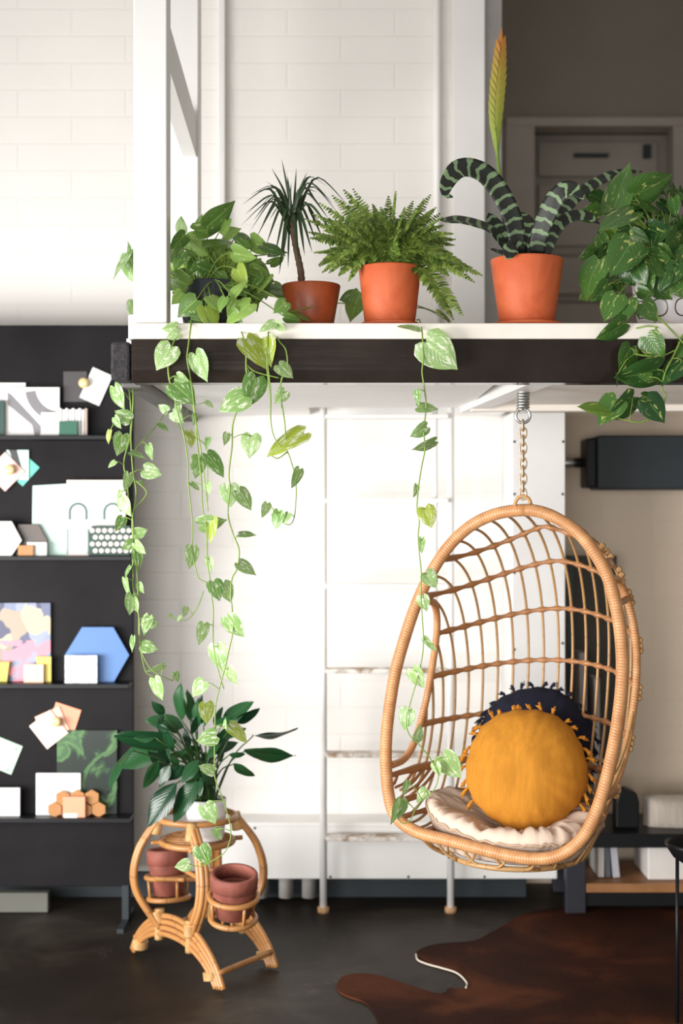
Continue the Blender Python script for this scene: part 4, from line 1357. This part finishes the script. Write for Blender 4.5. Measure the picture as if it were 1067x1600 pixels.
vine(rp, T7, [[(400, 940, 3.93), (440, 975, 3.9), (500, 965, 3.88), (560, 970, 3.87)], [(540, 900, 3.95), (600, 955, 3.885), (680, 1040, 3.86), (720, 1090, 3.86)], [(545, 940, 3.93), (550, 990, 3.88), (552, 1040)],
              [(690, 1010, 3.87), (640, 1120), (600, 1200), (580, 1290), (600, 1330), (560, 1420), (470, 1465), (400, 1455), (340, 1440), (290, 1405)], [(440, 1110), (500, 1120), (580, 1120), (650, 1090)]],
     [(385, 950, 244, 1045, .5), (418, 1075, 370, 1222, .65), (505, 1022, 592, 1150, .65), (562, 1190, 336, 1252, .5), (690, 1145, 572, 1272, .55), (740, 1060, 645, 1130, .6), (290, 1402, 136, 1380, .5), (345, 1345, 248, 1482, .7),
      (432, 1335, 310, 1468, .55), (500, 1345, 598, 1470, .95), (480, 1330, 578, 1355, .6), (345, 1215, 350, 1282, .3), (520, 1230, 450, 1225, .5), (700, 1050, 660, 1050, .5), (420, 1120, 400, 1190, .35)],
     3.86, M['pothos_dark'], sm='stem', ymin=3.875, r=.0024)

# ---- small pothos standing behind the fern with one very long vine
c = Vector((P(600, 0, 4.27).x, 4.27, 2.0005))
mp = thing('potted_pothos', 'small pothos behind the fern pot with one long vine hanging before the chair', 'potted plant', c)
pot_lathe(mp, taper_pot(.045, .058, .10), c, M['pot_black'], .085, .05)
T5 = crop(440, 220, 3.138)
bush(mp, T5, [(385, 745, 330, 890, .6, 4.18), (360, 760, 280, 780, .8, 4.2), (785, 850, 755, 822, .5, 4.05), (820, 885, 770, 825, .3, 4.04), (40, 840, 150, 882, .35, 4.0)], 4.15, .03, c + Vector((0, 0, .09)), M['pothos'])
TM = crop(420, 580, 2.808)
vine(mp, TM, [[(650, -225, 4.15), (662, -222, 3.96), (672, -170, 3.88), (678, -60), (672, 0), (680, 60), (690, 150), (680, 260), (685, 340), (670, 420), (655, 520), (650, 600), (660, 660), (655, 720), (660, 800), (668, 880), (668, 1000), (678, 1179), (668, 1280), (645, 1370), (616, 1473), (602, 1540),
               (617, 1596), (655, 1634), (702, 1691), (730, 1738), (744, 1781), (721, 1842), (673, 1880), (645, 1918), (617, 1975), (588, 1984), (569, 1965)]],
     [(655, -185, 560, -205, .35), (690, -130, 828, -6, .75), (650, 85, 656, 152, .4), (655, 158, 745, 165, .55), (692, 243, 622, 292, .55), (728, 308, 628, 356, .3), (650, 500, 640, 556, .4), (685, 600, 716, 690, .85), (672, 733, 664, 802, .4), (690, 885, 738, 952, .85),
      (672, 988, 692, 1056, .7), (682, 1172, 738, 1235, .3), (630, 1308, 680, 1395, .6), (612, 1485, 590, 1580, .65), (650, 1620, 668, 1548, .55), (728, 1720, 752, 1778, .6), (762, 1690, 845, 1788, .72), (690, 1838, 645, 1892, .6), (609, 1800, 590, 1865, .45), (578, 1880, 540, 1992, .4), (584, 1885, 572, 1972, .6)],
     3.862, M['vine_leaf'], ymin=3.88, r=.0019)

# ------------------------------------------------------------------ rattan plant stand
FT = {'L': G(205, 1487), 'F': G(347, 1552), 'R': G(430, 1517)}
FT['B'] = FT['L'] + FT['R'] - FT['F']
cen = (FT['L'] + FT['R']) / 2
ps = thing('plant_stand', 'rattan plant stand with arched feet and side rings on the concrete floor', 'plant stand', cen)
axA = (FT['F'] - FT['L']); spanA = axA.length; axA.normalize()
axB = (FT['R'] - FT['F']); gap = axB.length; axB.normalize()
UPV = Vector((0, 0, 1))
def arch_pt(base, t, off):
    # t -1..1 along the arch; off raises the strand
    x = t * spanA / 2
    h = .155 * (1 - abs(t) ** 2.1) ** .75
    return base + axA * x + UPV * (h + .012)
mids = {'near': (FT['L'] + FT['F']) / 2, 'far': (FT['B'] + FT['R']) / 2}
for key, mb_ in mids.items():
    for k in range(4):
        pts = []
        q = k - 1.5
        for i in range(17):
            t = -1 + 2 * i / 16
            tt_ = t * (.90 + .035 * k)
            h = (.105 + .019 * k) * (1 - abs(t) ** 2.2) ** .8
            p = mb_ + axA * (tt_ * spanA / 2) + UPV * (h + .0095) + axB * (.004 * q)
            pts.append(p)
        MB().tube(spline(pts, 50), .0092, 10).build('arch_pole', M['bamboo'], ps)
def wrap(a, b, ra, name='binding', rb=None):
    MB().tube(spline([a, b], 8), lambda t: ra if rb is None else lerp(ra, rb, t), 14).build(name, M['bind'], ps)
for key, mb_ in mids.items():
    for s_ in (-1, 1):
        p = mb_ + axA * (s_ * spanA / 2 * .93)
        wrap(p + UPV * .028 - axA * s_ * .012 + axA * s_ * -.025, p + UPV * .052 - axA * s_ * .012 + axA * s_ * -.03, .027)
        p = mb_ + axA * (s_ * spanA * .17)
        d_ = Vector((0, 0, 1))
        wrap(p + UPV * .085, p + UPV * .185, .0165)
# crossbars between the two arches
for s_ in (-1, 1):
    a = mids['near'] + axA * (s_ * spanA * .455) + UPV * .055
    b = mids['far'] + axA * (s_ * spanA * .455) + UPV * .055
    MB().tube(spline([a, b], 10), .0095, 10).build('crossbar', M['bamboo'], ps)
# curved double uprights from the arches to the top ring
TOPZ, SHZ = .485, .405
TC = P(308, 1282, 4.74); TC = Vector((TC.x, TC.y, 0))
RT = .128
feet4 = []
for key, mb_ in mids.items():
    for s_ in (-1, 1):
        foot = mb_ + axA * (s_ * spanA * .17) + UPV * .145
        ang = foot - Vector((TC.x, TC.y, foot.z))
        out_ = Vector((ang.x, ang.y, 0)).normalized()
        top_ = TC + out_ * RT + UPV * TOPZ
        bl = Vector((out_.x * .9 + (.5 if s_ > 0 and key == 'near' else 0), out_.y * .6, 0))
        m1 = foot.lerp(top_, .33) + bl * .085
        m2 = foot.lerp(top_, .68) + bl * .075
        tang = out_.cross(UPV)
        for q in (-1, 0, 1):
            of = tang * (.0125 * q) + out_ * (.006 if q == 0 else 0)
            MB().tube(spline([foot + of - UPV * .02, m1 + of, m2 + of, top_ + of * .8], 40), .0098, 10).build('upright', M['bamboo'], ps)
        wrap(top_ - UPV * .05 + out_ * .012, top_ + UPV * .006, .021, rb=.018)
        wrap(foot - UPV * .005, foot + UPV * .035 + out_ * .012, .021)
        feet4.append(out_)
def ringp(c_, r, n=60):
    return [c_ + Vector((r * math.cos(2 * math.pi * i / n), r * math.sin(2 * math.pi * i / n), 0)) for i in range(n)]
MB().tube(ringp(TC + UPV * TOPZ, RT), .0105, 10, True).build('top_ring', M['bamboo'], ps)
MB().tube(ringp(TC + UPV * SHZ, RT * .93), .0105, 10, True).build('shelf_ring', M['bamboo'], ps)
for k in range(7):
    y_ = (k - 3) * .032
    hx_ = (max(0, (RT * .92) ** 2 - y_ ** 2)) ** .5
    MB().tube([TC + Vector((-hx_, y_, SHZ + .004)), TC + Vector((hx_, y_, SHZ + .004))], .005, 8).build('shelf_rod', M['bamboo'], ps)
for out_ in feet4:
    a = TC + out_ * RT * .93 + UPV * SHZ
    MB().tube(spline([a, a + out_ * .035], 5), .008, 8).build('spacer', M['bamboo'], ps)
# ring baskets that carry the two clay pots, leaning outward
def side_basket(c_, r, tiltv, lab):
    rot = UPV.rotation_difference((UPV + tiltv).normalized()).to_matrix()
    for dz, rr, nm in ((.085, r, 'pot_ring'), (0.012, r * .93, 'basket_ring')):
        MB().tube([c_ + rot @ (p) for p in [Vector((rr * math.cos(2 * math.pi * i / 50), rr * math.sin(2 * math.pi * i / 50), dz)) for i in range(50)]], .0092, 10, True).build(nm, M['bamboo'], ps)
    for k in range(3):
        x_ = (k - 1) * .03
        hy = ((r * .9) ** 2 - x_ ** 2) ** .5
        MB().tube([c_ + rot @ Vector((x_, -hy, .012)), c_ + rot @ Vector((x_, hy, .012))], .0055, 8).build('basket_rod', M['bamboo'], ps)
    for k in range(4):
        a = 2 * math.pi * (k + .35) / 4
        MB().tube([c_ + rot @ Vector((r * .93 * math.cos(a), r * .93 * math.sin(a), .012)), c_ + rot @ Vector((r * math.cos(a), r * math.sin(a), .085))], .0055, 8).build('basket_strut', M['bamboo'], ps)
    return rot
def clay_pot(c_, rot, rt, h, label):
    root = thing('clay_pot', label, 'flower pot', c_, 'empty clay pots in the plant stand')
    rb = rt * .72
    body = [(0, 0), (rb, 0), (lerp(rb, rt * .93, .95), h * .66), (rt * .93, h * .68)]
    MB().lathe(body + [(rt * .84, h * .68), (rb * .86, .014), (0, .014)], c_, 48, rot).build('body', M['pot_old'], root)
    MB().lathe([(rt * .90, h * .66), (rt, h * .67), (rt, h - .004), (rt - .003, h), (rt - .012, h), (rt - .014, h - .004), (rt * .84, h * .66), (rt * .90, h * .66)], c_, 48, rot).build('rim', M['pot_old'], root)
cR = P(364, 1440, 4.50)
tv = Vector((.04, -.20, 0))
rt_ = side_basket(cR, .076, tv, '')
clay_pot(cR + rt_ @ Vector((0, 0, .023)), rt_, .075, .142, 'empty terracotta pot leaning outward in the front side ring of the rattan stand')
cL = P(264, 1408, 4.90)
rt_ = side_basket(cL, .074, Vector((-.05, .10, 0)), '')
clay_pot(cL + rt_ @ Vector((0, 0, .023)), rt_, .071, .155, 'empty pinkish clay pot in the rear ring of the rattan stand')
for c_, s_ in ((cR, 1), (cL, -1)):
    for q in (-1, 1):
        a = c_ + Vector((0, 0, .09)) + Vector((q * .05, .05 * s_, 0))
        b = Vector((TC.x + q * .045, TC.y - .02 * s_, a.z + .02))
        MB().tube(spline([a, b], 6), .008, 8).build('basket_arm', M['bamboo'], ps)

# ------------------------------------------------------------------ peace lily on the stand
c = Vector((P(322, 0, 4.72).x, 4.72, SHZ + .0105))
pz = thing('potted_peace_lily', 'broad leaved dark green lily plant in a white pot on the rattan stand', 'potted plant', c)
pot_lathe(pz, [(0, 0), (.056, 0), (.06, .006), (.064, .06), (.067, .118), (.068, .135), (.064, .135), (.062, .118), (.056, .012), (0, .012)], c, M['pot_white'], .122, .061)
TS = crop(160, 1020, 2.857)
LL = [(330, 400, 45, 382, .36), (365, 330, 190, 285, .42), (262, 415, 58, 512, .5), (330, 580, 188, 778, .45), (420, 572, 300, 750, .45), (530, 322, 662, 210, .42), (588, 312, 707, 262, .38), (668, 372, 872, 370, .18),
      (632, 437, 862, 477, .33), (585, 495, 676, 565, .42), (565, 455, 640, 460, .4), (352, 300, 338, 135, .4), (278, 275, 222, 222, .6), (415, 345, 428, 190, .38), (130, 430, 0, 605, .2), (250, 480, 192, 612, .42), (300, 500, 250, 600, .5),
      (360, 500, 290, 580, .5), (430, 480, 350, 580, .5), (330, 450, 240, 500, .45), (440, 420, 330, 470, .45), (480, 420, 560, 350, .4), (450, 330, 470, 210, .4), (500, 330, 530, 240, .4), (390, 300, 385, 160, .35), (300, 350, 230, 330, .45),
      (470, 470, 520, 400, .4), (420, 520, 400, 610, .5), (240, 380, 130, 370, .4), (390, 420, 360, 340, .45), (500, 450, 600, 390, .4), (440, 560, 430, 640, .4), (340, 360, 280, 290, .45), (470, 520, 440, 600, .5), (540, 380, 640, 330, .35)]
for _ in range(26):
    a_ = rnd.uniform(0, 6.28); x_, y_ = 405 + rnd.uniform(-130, 120), 440 + rnd.uniform(-120, 110)
    LL.append((x_, y_, x_ + (x_ - 405) * .5 + rnd.uniform(-60, 60), y_ + rnd.uniform(-130, 90), rnd.uniform(.35, .5)))
st, lv = MB(), MB()
for bx, by, tx, ty, w in LL:
    Yl = 4.70 + rnd.uniform(-.14, .12)
    if ty > 560 and bx < 450: Yl = 4.53 + rnd.uniform(-.02, .03)
    b = P(*TS(bx, by), Yl); t = P(*TS(tx, ty), Yl - rnd.uniform(-.03, .04))
    d = (t - b); L = d.length; d.normalize()
    lv.leaf(b, t, L * .50, leaf_normal(d, w, .52), LANCE, fold=rnd.uniform(.15, .35), droop=rnd.uniform(.05, .28), notch=0, rows=14, cols=3, wave=.02)
    a = c + Vector((rnd.uniform(-.035, .035), rnd.uniform(-.03, .03), .12))
    st.tube(spline([a, a.lerp(b, .5) + Vector((0, 0, .04)), b + d * L * .02], 12), lambda q: lerp(.0035, .002, q), 7)
for k in range(14):
    a = c + Vector((rnd.uniform(-.035, .035), rnd.uniform(-.03, .03), .12))
    b = P(*TS(rnd.uniform(330, 560), rnd.uniform(300, 480)), 4.72 + rnd.uniform(-.05, .1))
    st.tube(spline([a, a.lerp(b, .5) + Vector((0, 0, .03)), b], 10), .0025, 6)
lv.build('leaves', M['lily'], pz)
st.build('stems', M['stem_dark'], pz)

# ------------------------------------------------------------------ display board with sample tiles
BF = 5.20                       # face of the board
db = thing('display_board', 'tall dark steel display board with four ledges of sample tiles', 'display board', (-1.2, BF, 0))
xr_ = P(208, 0, BF).x
zt_ = P(0, 508, BF).z
MB().box((-2.4, BF, .13), (xr_, BF + .03, zt_)).build('panel', M['board_black'], db, smooth=False, bevel=.003)
LEDGE = []
for py, xe in ((680, 196), (869, 205), (1069, 201), (1279, 203)):
    z = P(0, py, BF - .09).z
    MB().box((-2.4, BF - .09, z - .016), (P(xe, 0, BF - .09).x, BF - .0005, z)).build('ledge', M['ledge_black'], db, smooth=False, bevel=.002)
    LEDGE.append(z)
for x in (xr_ - .02, -2.0):
    MB().box((x - .018, BF - .02, 0), (x + .006, BF + .045, .14)).build('leg', M['dark_grey'], db, smooth=False)
    MB().box((x - .018, BF - .14, 0), (x + .006, BF + .14, .016)).build('foot', M['dark_grey'], db, smooth=False)

TILE = 'sample tiles on the display board'
def mat_c(c, rough=.45):
    key = 'tile_%d_%d_%d' % tuple(int(255 * x) for x in c)
    if key not in M: M[key] = plain(key, c, rough, .03, 14)
    return M[key]
def poly_at(pts, Y):
    return [(P(x, y, Y).x, P(x, y, Y).z) for x, y in pts]
def rect(x0, y0, x1, y1): return [(x0, y0), (x1, y0), (x1, y1), (x0, y1)]
def sample(pts, lay, tier, mat, label, cat='tile', name='sample_tile', th=.010, parts=(), group=TILE):
    """a tile standing on a ledge; pts in photo pixels, lay = distance from the board"""
    Y = BF - lay
    poly = poly_at(pts, Y)
    if tier is not None:
        zl = LEDGE[tier] + .0006
        zmin = min(z for _, z in poly); zmax = max(z for _, z in poly)
        poly = [(x, zl + (z - zmin)) if len(pts) != 4 else (x, zl if z < (zmin + zmax) / 2 else z) for x, z in poly]
        dzz = 0
    root = thing(name, label, cat, (sum(p[0] for p in poly) / len(poly), Y, min(p[1] for p in poly)), group) if parts else None
    mb_ = MB().prism(poly, th, Matrix.Translation((0, Y, 0)))
    if not parts:
        return solo(name, mb_, mat, label, cat, group, smooth=False, bevel=.0012)
    mb_.build('face', mat, root, smooth=False, bevel=.0012)
    for nm, pl_, mt in parts:
        pb = MB()
        for q in pl_: pb.prism(poly_at(q, Y), .0012, Matrix.Translation((0, Y - .0012, 0)))
        pb.build(nm, mt, root, smooth=False)
    return root
def hexagon(cx, cy, r, rot=0):
    return [(cx + r * math.cos(math.radians(60 * k + rot)), cy + r * math.sin(math.radians(60 * k + rot))) for k in range(6)]
def arcband(cx, cy, r0, r1, a0, a1, n=14):
    o_ = [(cx + r1 * math.cos(math.radians(lerp(a0, a1, i / n))), cy + r1 * math.sin(math.radians(lerp(a0, a1, i / n)))) for i in range(n + 1)]
    i_ = [(cx + r0 * math.cos(math.radians(lerp(a1, a0, i / n))), cy + r0 * math.sin(math.radians(lerp(a1, a0, i / n)))) for i in range(n + 1)]
    return o_ + i_
W = mat_c((.82, .81, .80))
grey = mat_c(srgb(122, 120, 124)); green = mat_c(srgb(20, 92, 70)); dgreen = mat_c(srgb(16, 62, 52))
mint = mat_c(srgb(206, 236, 226)); pinkw = mat_c(srgb(240, 226, 220)); peach = mat_c(srgb(244, 196, 172)); coral = mat_c(srgb(242, 158, 124)); lmint = mat_c(srgb(190, 228, 196))
# top ledge
sample(rect(-40, 598, 40, 680), .016, 0, W, 'large white sample tile standing at the back on the top ledge')
sample(rect(6, 605, 93, 680), .034, 0, W, 'white and grey arc patterned tile on the top ledge', parts=(('arc_pattern', [
    [(12, 613), (18, 617), (66, 668), (62, 680), (54, 680), (50, 664), (12, 632)], arcband(93, 605, 38, 54, 97, 172)], grey),))
sample(rect(-30, 626, 7, 680), .052, 0, dgreen, 'dark green tile at the left end of the top ledge')
sample(rect(64, 644, 94, 680), .052, 0, W, 'small white tile in front of the arc pattern tile on the top ledge')
sample(rect(92, 658, 121, 680), .070, 0, green, 'small emerald green tile at the front of the top ledge')
sw_ = thing('swatch_stack', 'ridged bundle of white swatches behind the emerald tile on the top ledge', 'swatches', (P(115, 0, 5.15).x, 5.15, LEDGE[0]))
for k in range(9):
    x0 = 92 + k * 5
    z1 = P(0, 638 + (k % 2) * 2, BF - .05).z
    MB().box((P(x0, 0, BF - .05).x, BF - .05 + (k % 2) * .003, LEDGE[0] + .0006), (P(x0 + 4, 0, BF - .05).x, BF - .03, z1)).build('swatch', W if k < 8 else mat_c(srgb(180, 160, 150)), sw_, smooth=False)
def pinned(pts, lay, mat, label, group='tiles pinned to the display board', parts=()):
    return sample(pts, lay, None, mat, label, 'tile', 'pinned_tile', .0045, parts, group)
def rrect(cx, cy, w, h, deg):
    c_, s_ = math.cos(math.radians(deg)), math.sin(math.radians(deg))
    return [(cx + x * c_ - y * s_, cy + x * s_ + y * c_) for x, y in ((-w / 2, -h / 2), (w / 2, -h / 2), (w / 2, h / 2), (-w / 2, h / 2))]
def magnet(px, py, lay, label):
    p = P(px, py, BF - lay)
    mb_ = MB().lathe([(0, 0), (.010, 0), (.011, .003), (.0165, .009), (.019, .016), (.017, .022), (.010, .025), (0, .0255)], p, 24, Matrix.Rotation(math.pi / 2, 3, 'X'))
    solo('magnet_knob', mb_, M['knob'], label, 'magnet', 'round brass knobs on the display board')
M['knob'] = plain('cream_brass_knob', srgb(232, 204, 150), .3, .06, 20)
pinned(rect(99, 580, 136, 628), .0052, mat_c(srgb(62, 58, 60)), 'charcoal square tile pinned beside the white tilted one at the board top')
pinned(rrect(150, 604, 34, 52, 24), .0105, W, 'white tilted tile pinned high on the display board near the beam end')
magnet(132, 599, .0108, 'round brass knob pinning the charcoal and white tiles')
pinned(rrect(34, 732, 40, 40, 42), .0052, mat_c(srgb(96, 192, 176)), 'teal diamond tile pinned lowest under the pink one')
pinned(rect(10, 703, 45, 750), .0105, mint, 'pale mint tile with a black stripe pinned between teal and pink tiles', parts=(('black_stripe', [[(14, 703), (26, 703), (36, 740), (30, 744)]], mat_c(srgb(50, 52, 54))),))
pinned(rrect(8, 737, 44, 44, 45), .0165, mat_c(srgb(246, 202, 192)), 'pink diamond tile pinned on top at the left edge of the board')
magnet(17, 734, .0168, 'round brass knob in the middle of the pink diamond tile')
# second ledge
sample([(51, 760), (105, 757), (105, 869), (60, 869), (50, 820)], .016, 1, mint, 'tall pale mint board leaning on the second ledge')
ad = [arcband(122, 800, 11, 15, 180, 360), rect(107, 800, 111, 812), rect(133, 800, 137, 812), arcband(176, 800, 11, 15, 180, 360), rect(161, 800, 165, 812)]
sample(rect(104, 750, 196, 869), .034, 1, pinkw, 'large blush board printed with green arches on the second ledge', parts=(('arch_print', ad, mat_c(srgb(66, 110, 104))), ('grey_edge', [rect(104, 826, 107, 866), rect(136, 826, 139, 866)], mat_c(srgb(130, 150, 150)))))
dots = []
for r_ in range(4):
    for k in range(7):
        dots.append(hexagon(144 + k * 9.6 + (4.8 if r_ % 2 else 0), 829 + r_ * 10.5, 4.1, 30))
sample([(138, 869), (138, 830), (144, 822), (203, 822), (203, 869)], .052, 1, dgreen, 'dark green tile with rows of pale dots on the second ledge', parts=(('dot_pattern', dots, mat_c(srgb(226, 214, 206))),))
sample([(-30, 869), (-42, 842), (-28, 815), (18, 815), (34, 845), (18, 869)], .070, 1, W, 'white hexagon tile at the left end of the second ledge')
sample([(24, 869), (28, 820), (60, 820), (74, 845), (70, 869)], .034, 1, mat_c(srgb(70, 54, 44), .3), 'dark brown hexagon tile behind the white blocks on the second ledge')
sample(rect(28, 852, 52, 869), .070, 1, mat_c(srgb(176, 120, 62)), 'small tan wooden block on the second ledge')
sample([(42, 869), (50, 869), (50, 855), (42, 855), (42, 848), (73, 848), (73, 869)][::-1], .055, 1, W, 'small white block beside the tan block on the second ledge')
# third ledge
def floral():
    m = NT('floral_print')
    v = m.n('TexVoronoi'); v.inputs['Scale'].default_value = 16
    mp_ = m.n('Mapping'); mp_.inputs['Rotation'].default_value = (0, .6, 0); mp_.inputs['Scale'].default_value = (1, 1, .55)
    nz = m.n('TexNoise'); nz.inputs['Scale'].default_value = 9; m.l(m.obj(), nz.inputs['Vector'])
    ad_ = m.n('VectorMath', operation='ADD'); sc_2 = m.n('VectorMath', operation='SCALE'); sc_2.inputs['Scale'].default_value = .12
    m.l(nz.outputs['Color'], sc_2.inputs[0]); m.l(m.obj(), mp_.inputs[0]); m.l(mp_.outputs[0], ad_.inputs[0]); m.l(sc_2.outputs[0], ad_.inputs[1])
    m.l(ad_.outputs[0], v.inputs['Vector'])
    sp = m.n('SeparateColor'); m.l(v.outputs['Color'], sp.inputs[0])
    c_ = m.ramp(sp.outputs[0], [(.0, srgb(70, 66, 92)), (.3, srgb(120, 130, 160)), (.55, srgb(160, 168, 188)), (.75, srgb(88, 80, 108)), (.9, srgb(206, 188, 156))])
    z = m.n('SeparateXYZ'); m.l(m.obj(), z.inputs[0])
    pk = m.math('MULTIPLY', m.math('LESS_THAN', z.outputs[2], .15), m.math('GREATER_THAN', m.noise(22, 3), .48))
    m.col(m.mix(pk, c_, srgb(234, 142, 158))); m.set(Roughness=.5)
    return m.mat
sample(rect(-30, 942, 79, 1069), .016, 2, floral(), 'floral print panel in grey blue and pink on the third ledge', 'panel', 'print_panel')
sample([(-12, 1069), (-12, 1034), (15, 1034), (11, 1069)][::-1], .034, 2, mat_c(srgb(190, 184, 84)), 'olive yellow tile at the left end of the third ledge')
sample(rect(57, 1026, 80, 1069), .034, 2, mat_c(srgb(222, 206, 100)), 'yellow tile standing behind the peach tile on the third ledge')
sample(rect(37, 1038, 68, 1069), .052, 2, peach, 'peach tile in front of the yellow one on the third ledge')
sample([(128, 982), (177, 982), (202, 1026), (178, 1068), (128, 1068), (101, 1026)], .034, 2, mat_c(srgb(84, 126, 186)), 'large blue hexagon tile on the third ledge')
def speck():
    m = NT('speckled_white')
    m.col(m.ramp(m.noise(70, 2), [(.42, srgb(196, 200, 208)), (.55, (.84, .84, .84))])); return m.mat
sample(rect(101, 1024, 152, 1069), .070, 2, speck(), 'square white speckled tile before the blue hexagon on the third ledge')
# bottom ledge
def leafprint():
    m = NT('leaf_print')
    mp_ = m.n('Mapping'); mp_.inputs['Rotation'].default_value = (0, -.7, 0); m.l(m.obj(), mp_.inputs[0])
    sp = m.n('SeparateXYZ'); m.l(mp_.outputs[0], sp.inputs[0])
    nz = m.noise(7, 3, None, .5, 1.0)
    w = m.math('SINE', m.math('ADD', m.math('MULTIPLY', sp.outputs[0], 55.0), m.math('MULTIPLY', nz, 14.0)))
    m.col(m.ramp(w, [(.1, srgb(18, 34, 26)), (.5, srgb(40, 74, 44)), (.8, srgb(92, 132, 76)), (1, srgb(60, 96, 60))])); m.set(Roughness=.3)
    return m.mat
sample(rect(89, 1141, 183, 1279), .016, 3, leafprint(), 'tall dark panel printed with big green leaves on the bottom ledge', 'panel', 'print_panel')
sample(rect(56, 1208, 126, 1279), .034, 3, W, 'large white tile before the leaf print panel on the bottom ledge')
sample(rect(-30, 1231, 31, 1279), .052, 3, W, 'white tile at the left end of the bottom ledge')
hexw = mat_c(srgb(178, 124, 72), .6)
for cx, cy, lab in ((98, 1247, 'upper row, left end'), (121, 1246, 'upper row, middle'), (143.5, 1246, 'upper row, right end'), (85.5, 1265, 'lower row, left end'), (109, 1266, 'lower row, behind the coral tile'), (132, 1266, 'lower row, beside the coral tile'), (154, 1265, 'lower row, right end')):
    hx6 = hexagon(cx, cy, 12.2, 30)
    sample(hx6, .055, None, hexw, 'small wooden hexagon in the cluster, ' + lab, 'hexagon', 'wooden_hexagon', .008, (), 'wooden hexagons on the bottom ledge')
sample(rect(98, 1245, 133, 1279), .075, 3, coral, 'coral tile with a white label in front of the wooden hexagons', parts=(('white_label', [rect(100, 1271, 121, 1278)], W),))
pinned(rrect(100, 1126, 42, 48, 18), .0052, coral, 'coral tile pinned at the back of the peach pair')
pinned(rrect(82, 1132, 42, 44, -24), .0105, peach, 'peach tile pinned in the middle of the fanned set')
pinned(rrect(76, 1140, 42, 46, -38), .0165, mat_c(srgb(250, 222, 206)), 'cream tile pinned on top of the fanned peach set')
magnet(89, 1127, .0168, 'round brass knob pinning the fanned peach tiles')
pinned(rrect(8, 1181, 40, 48, 22), .0052, lmint, 'mint green tile pinned low at the left edge of the board', parts=(('fixing_hole', [hexagon(25, 1170, 2), hexagon(12, 1203, 2)], mat_c(srgb(120, 160, 130))),))
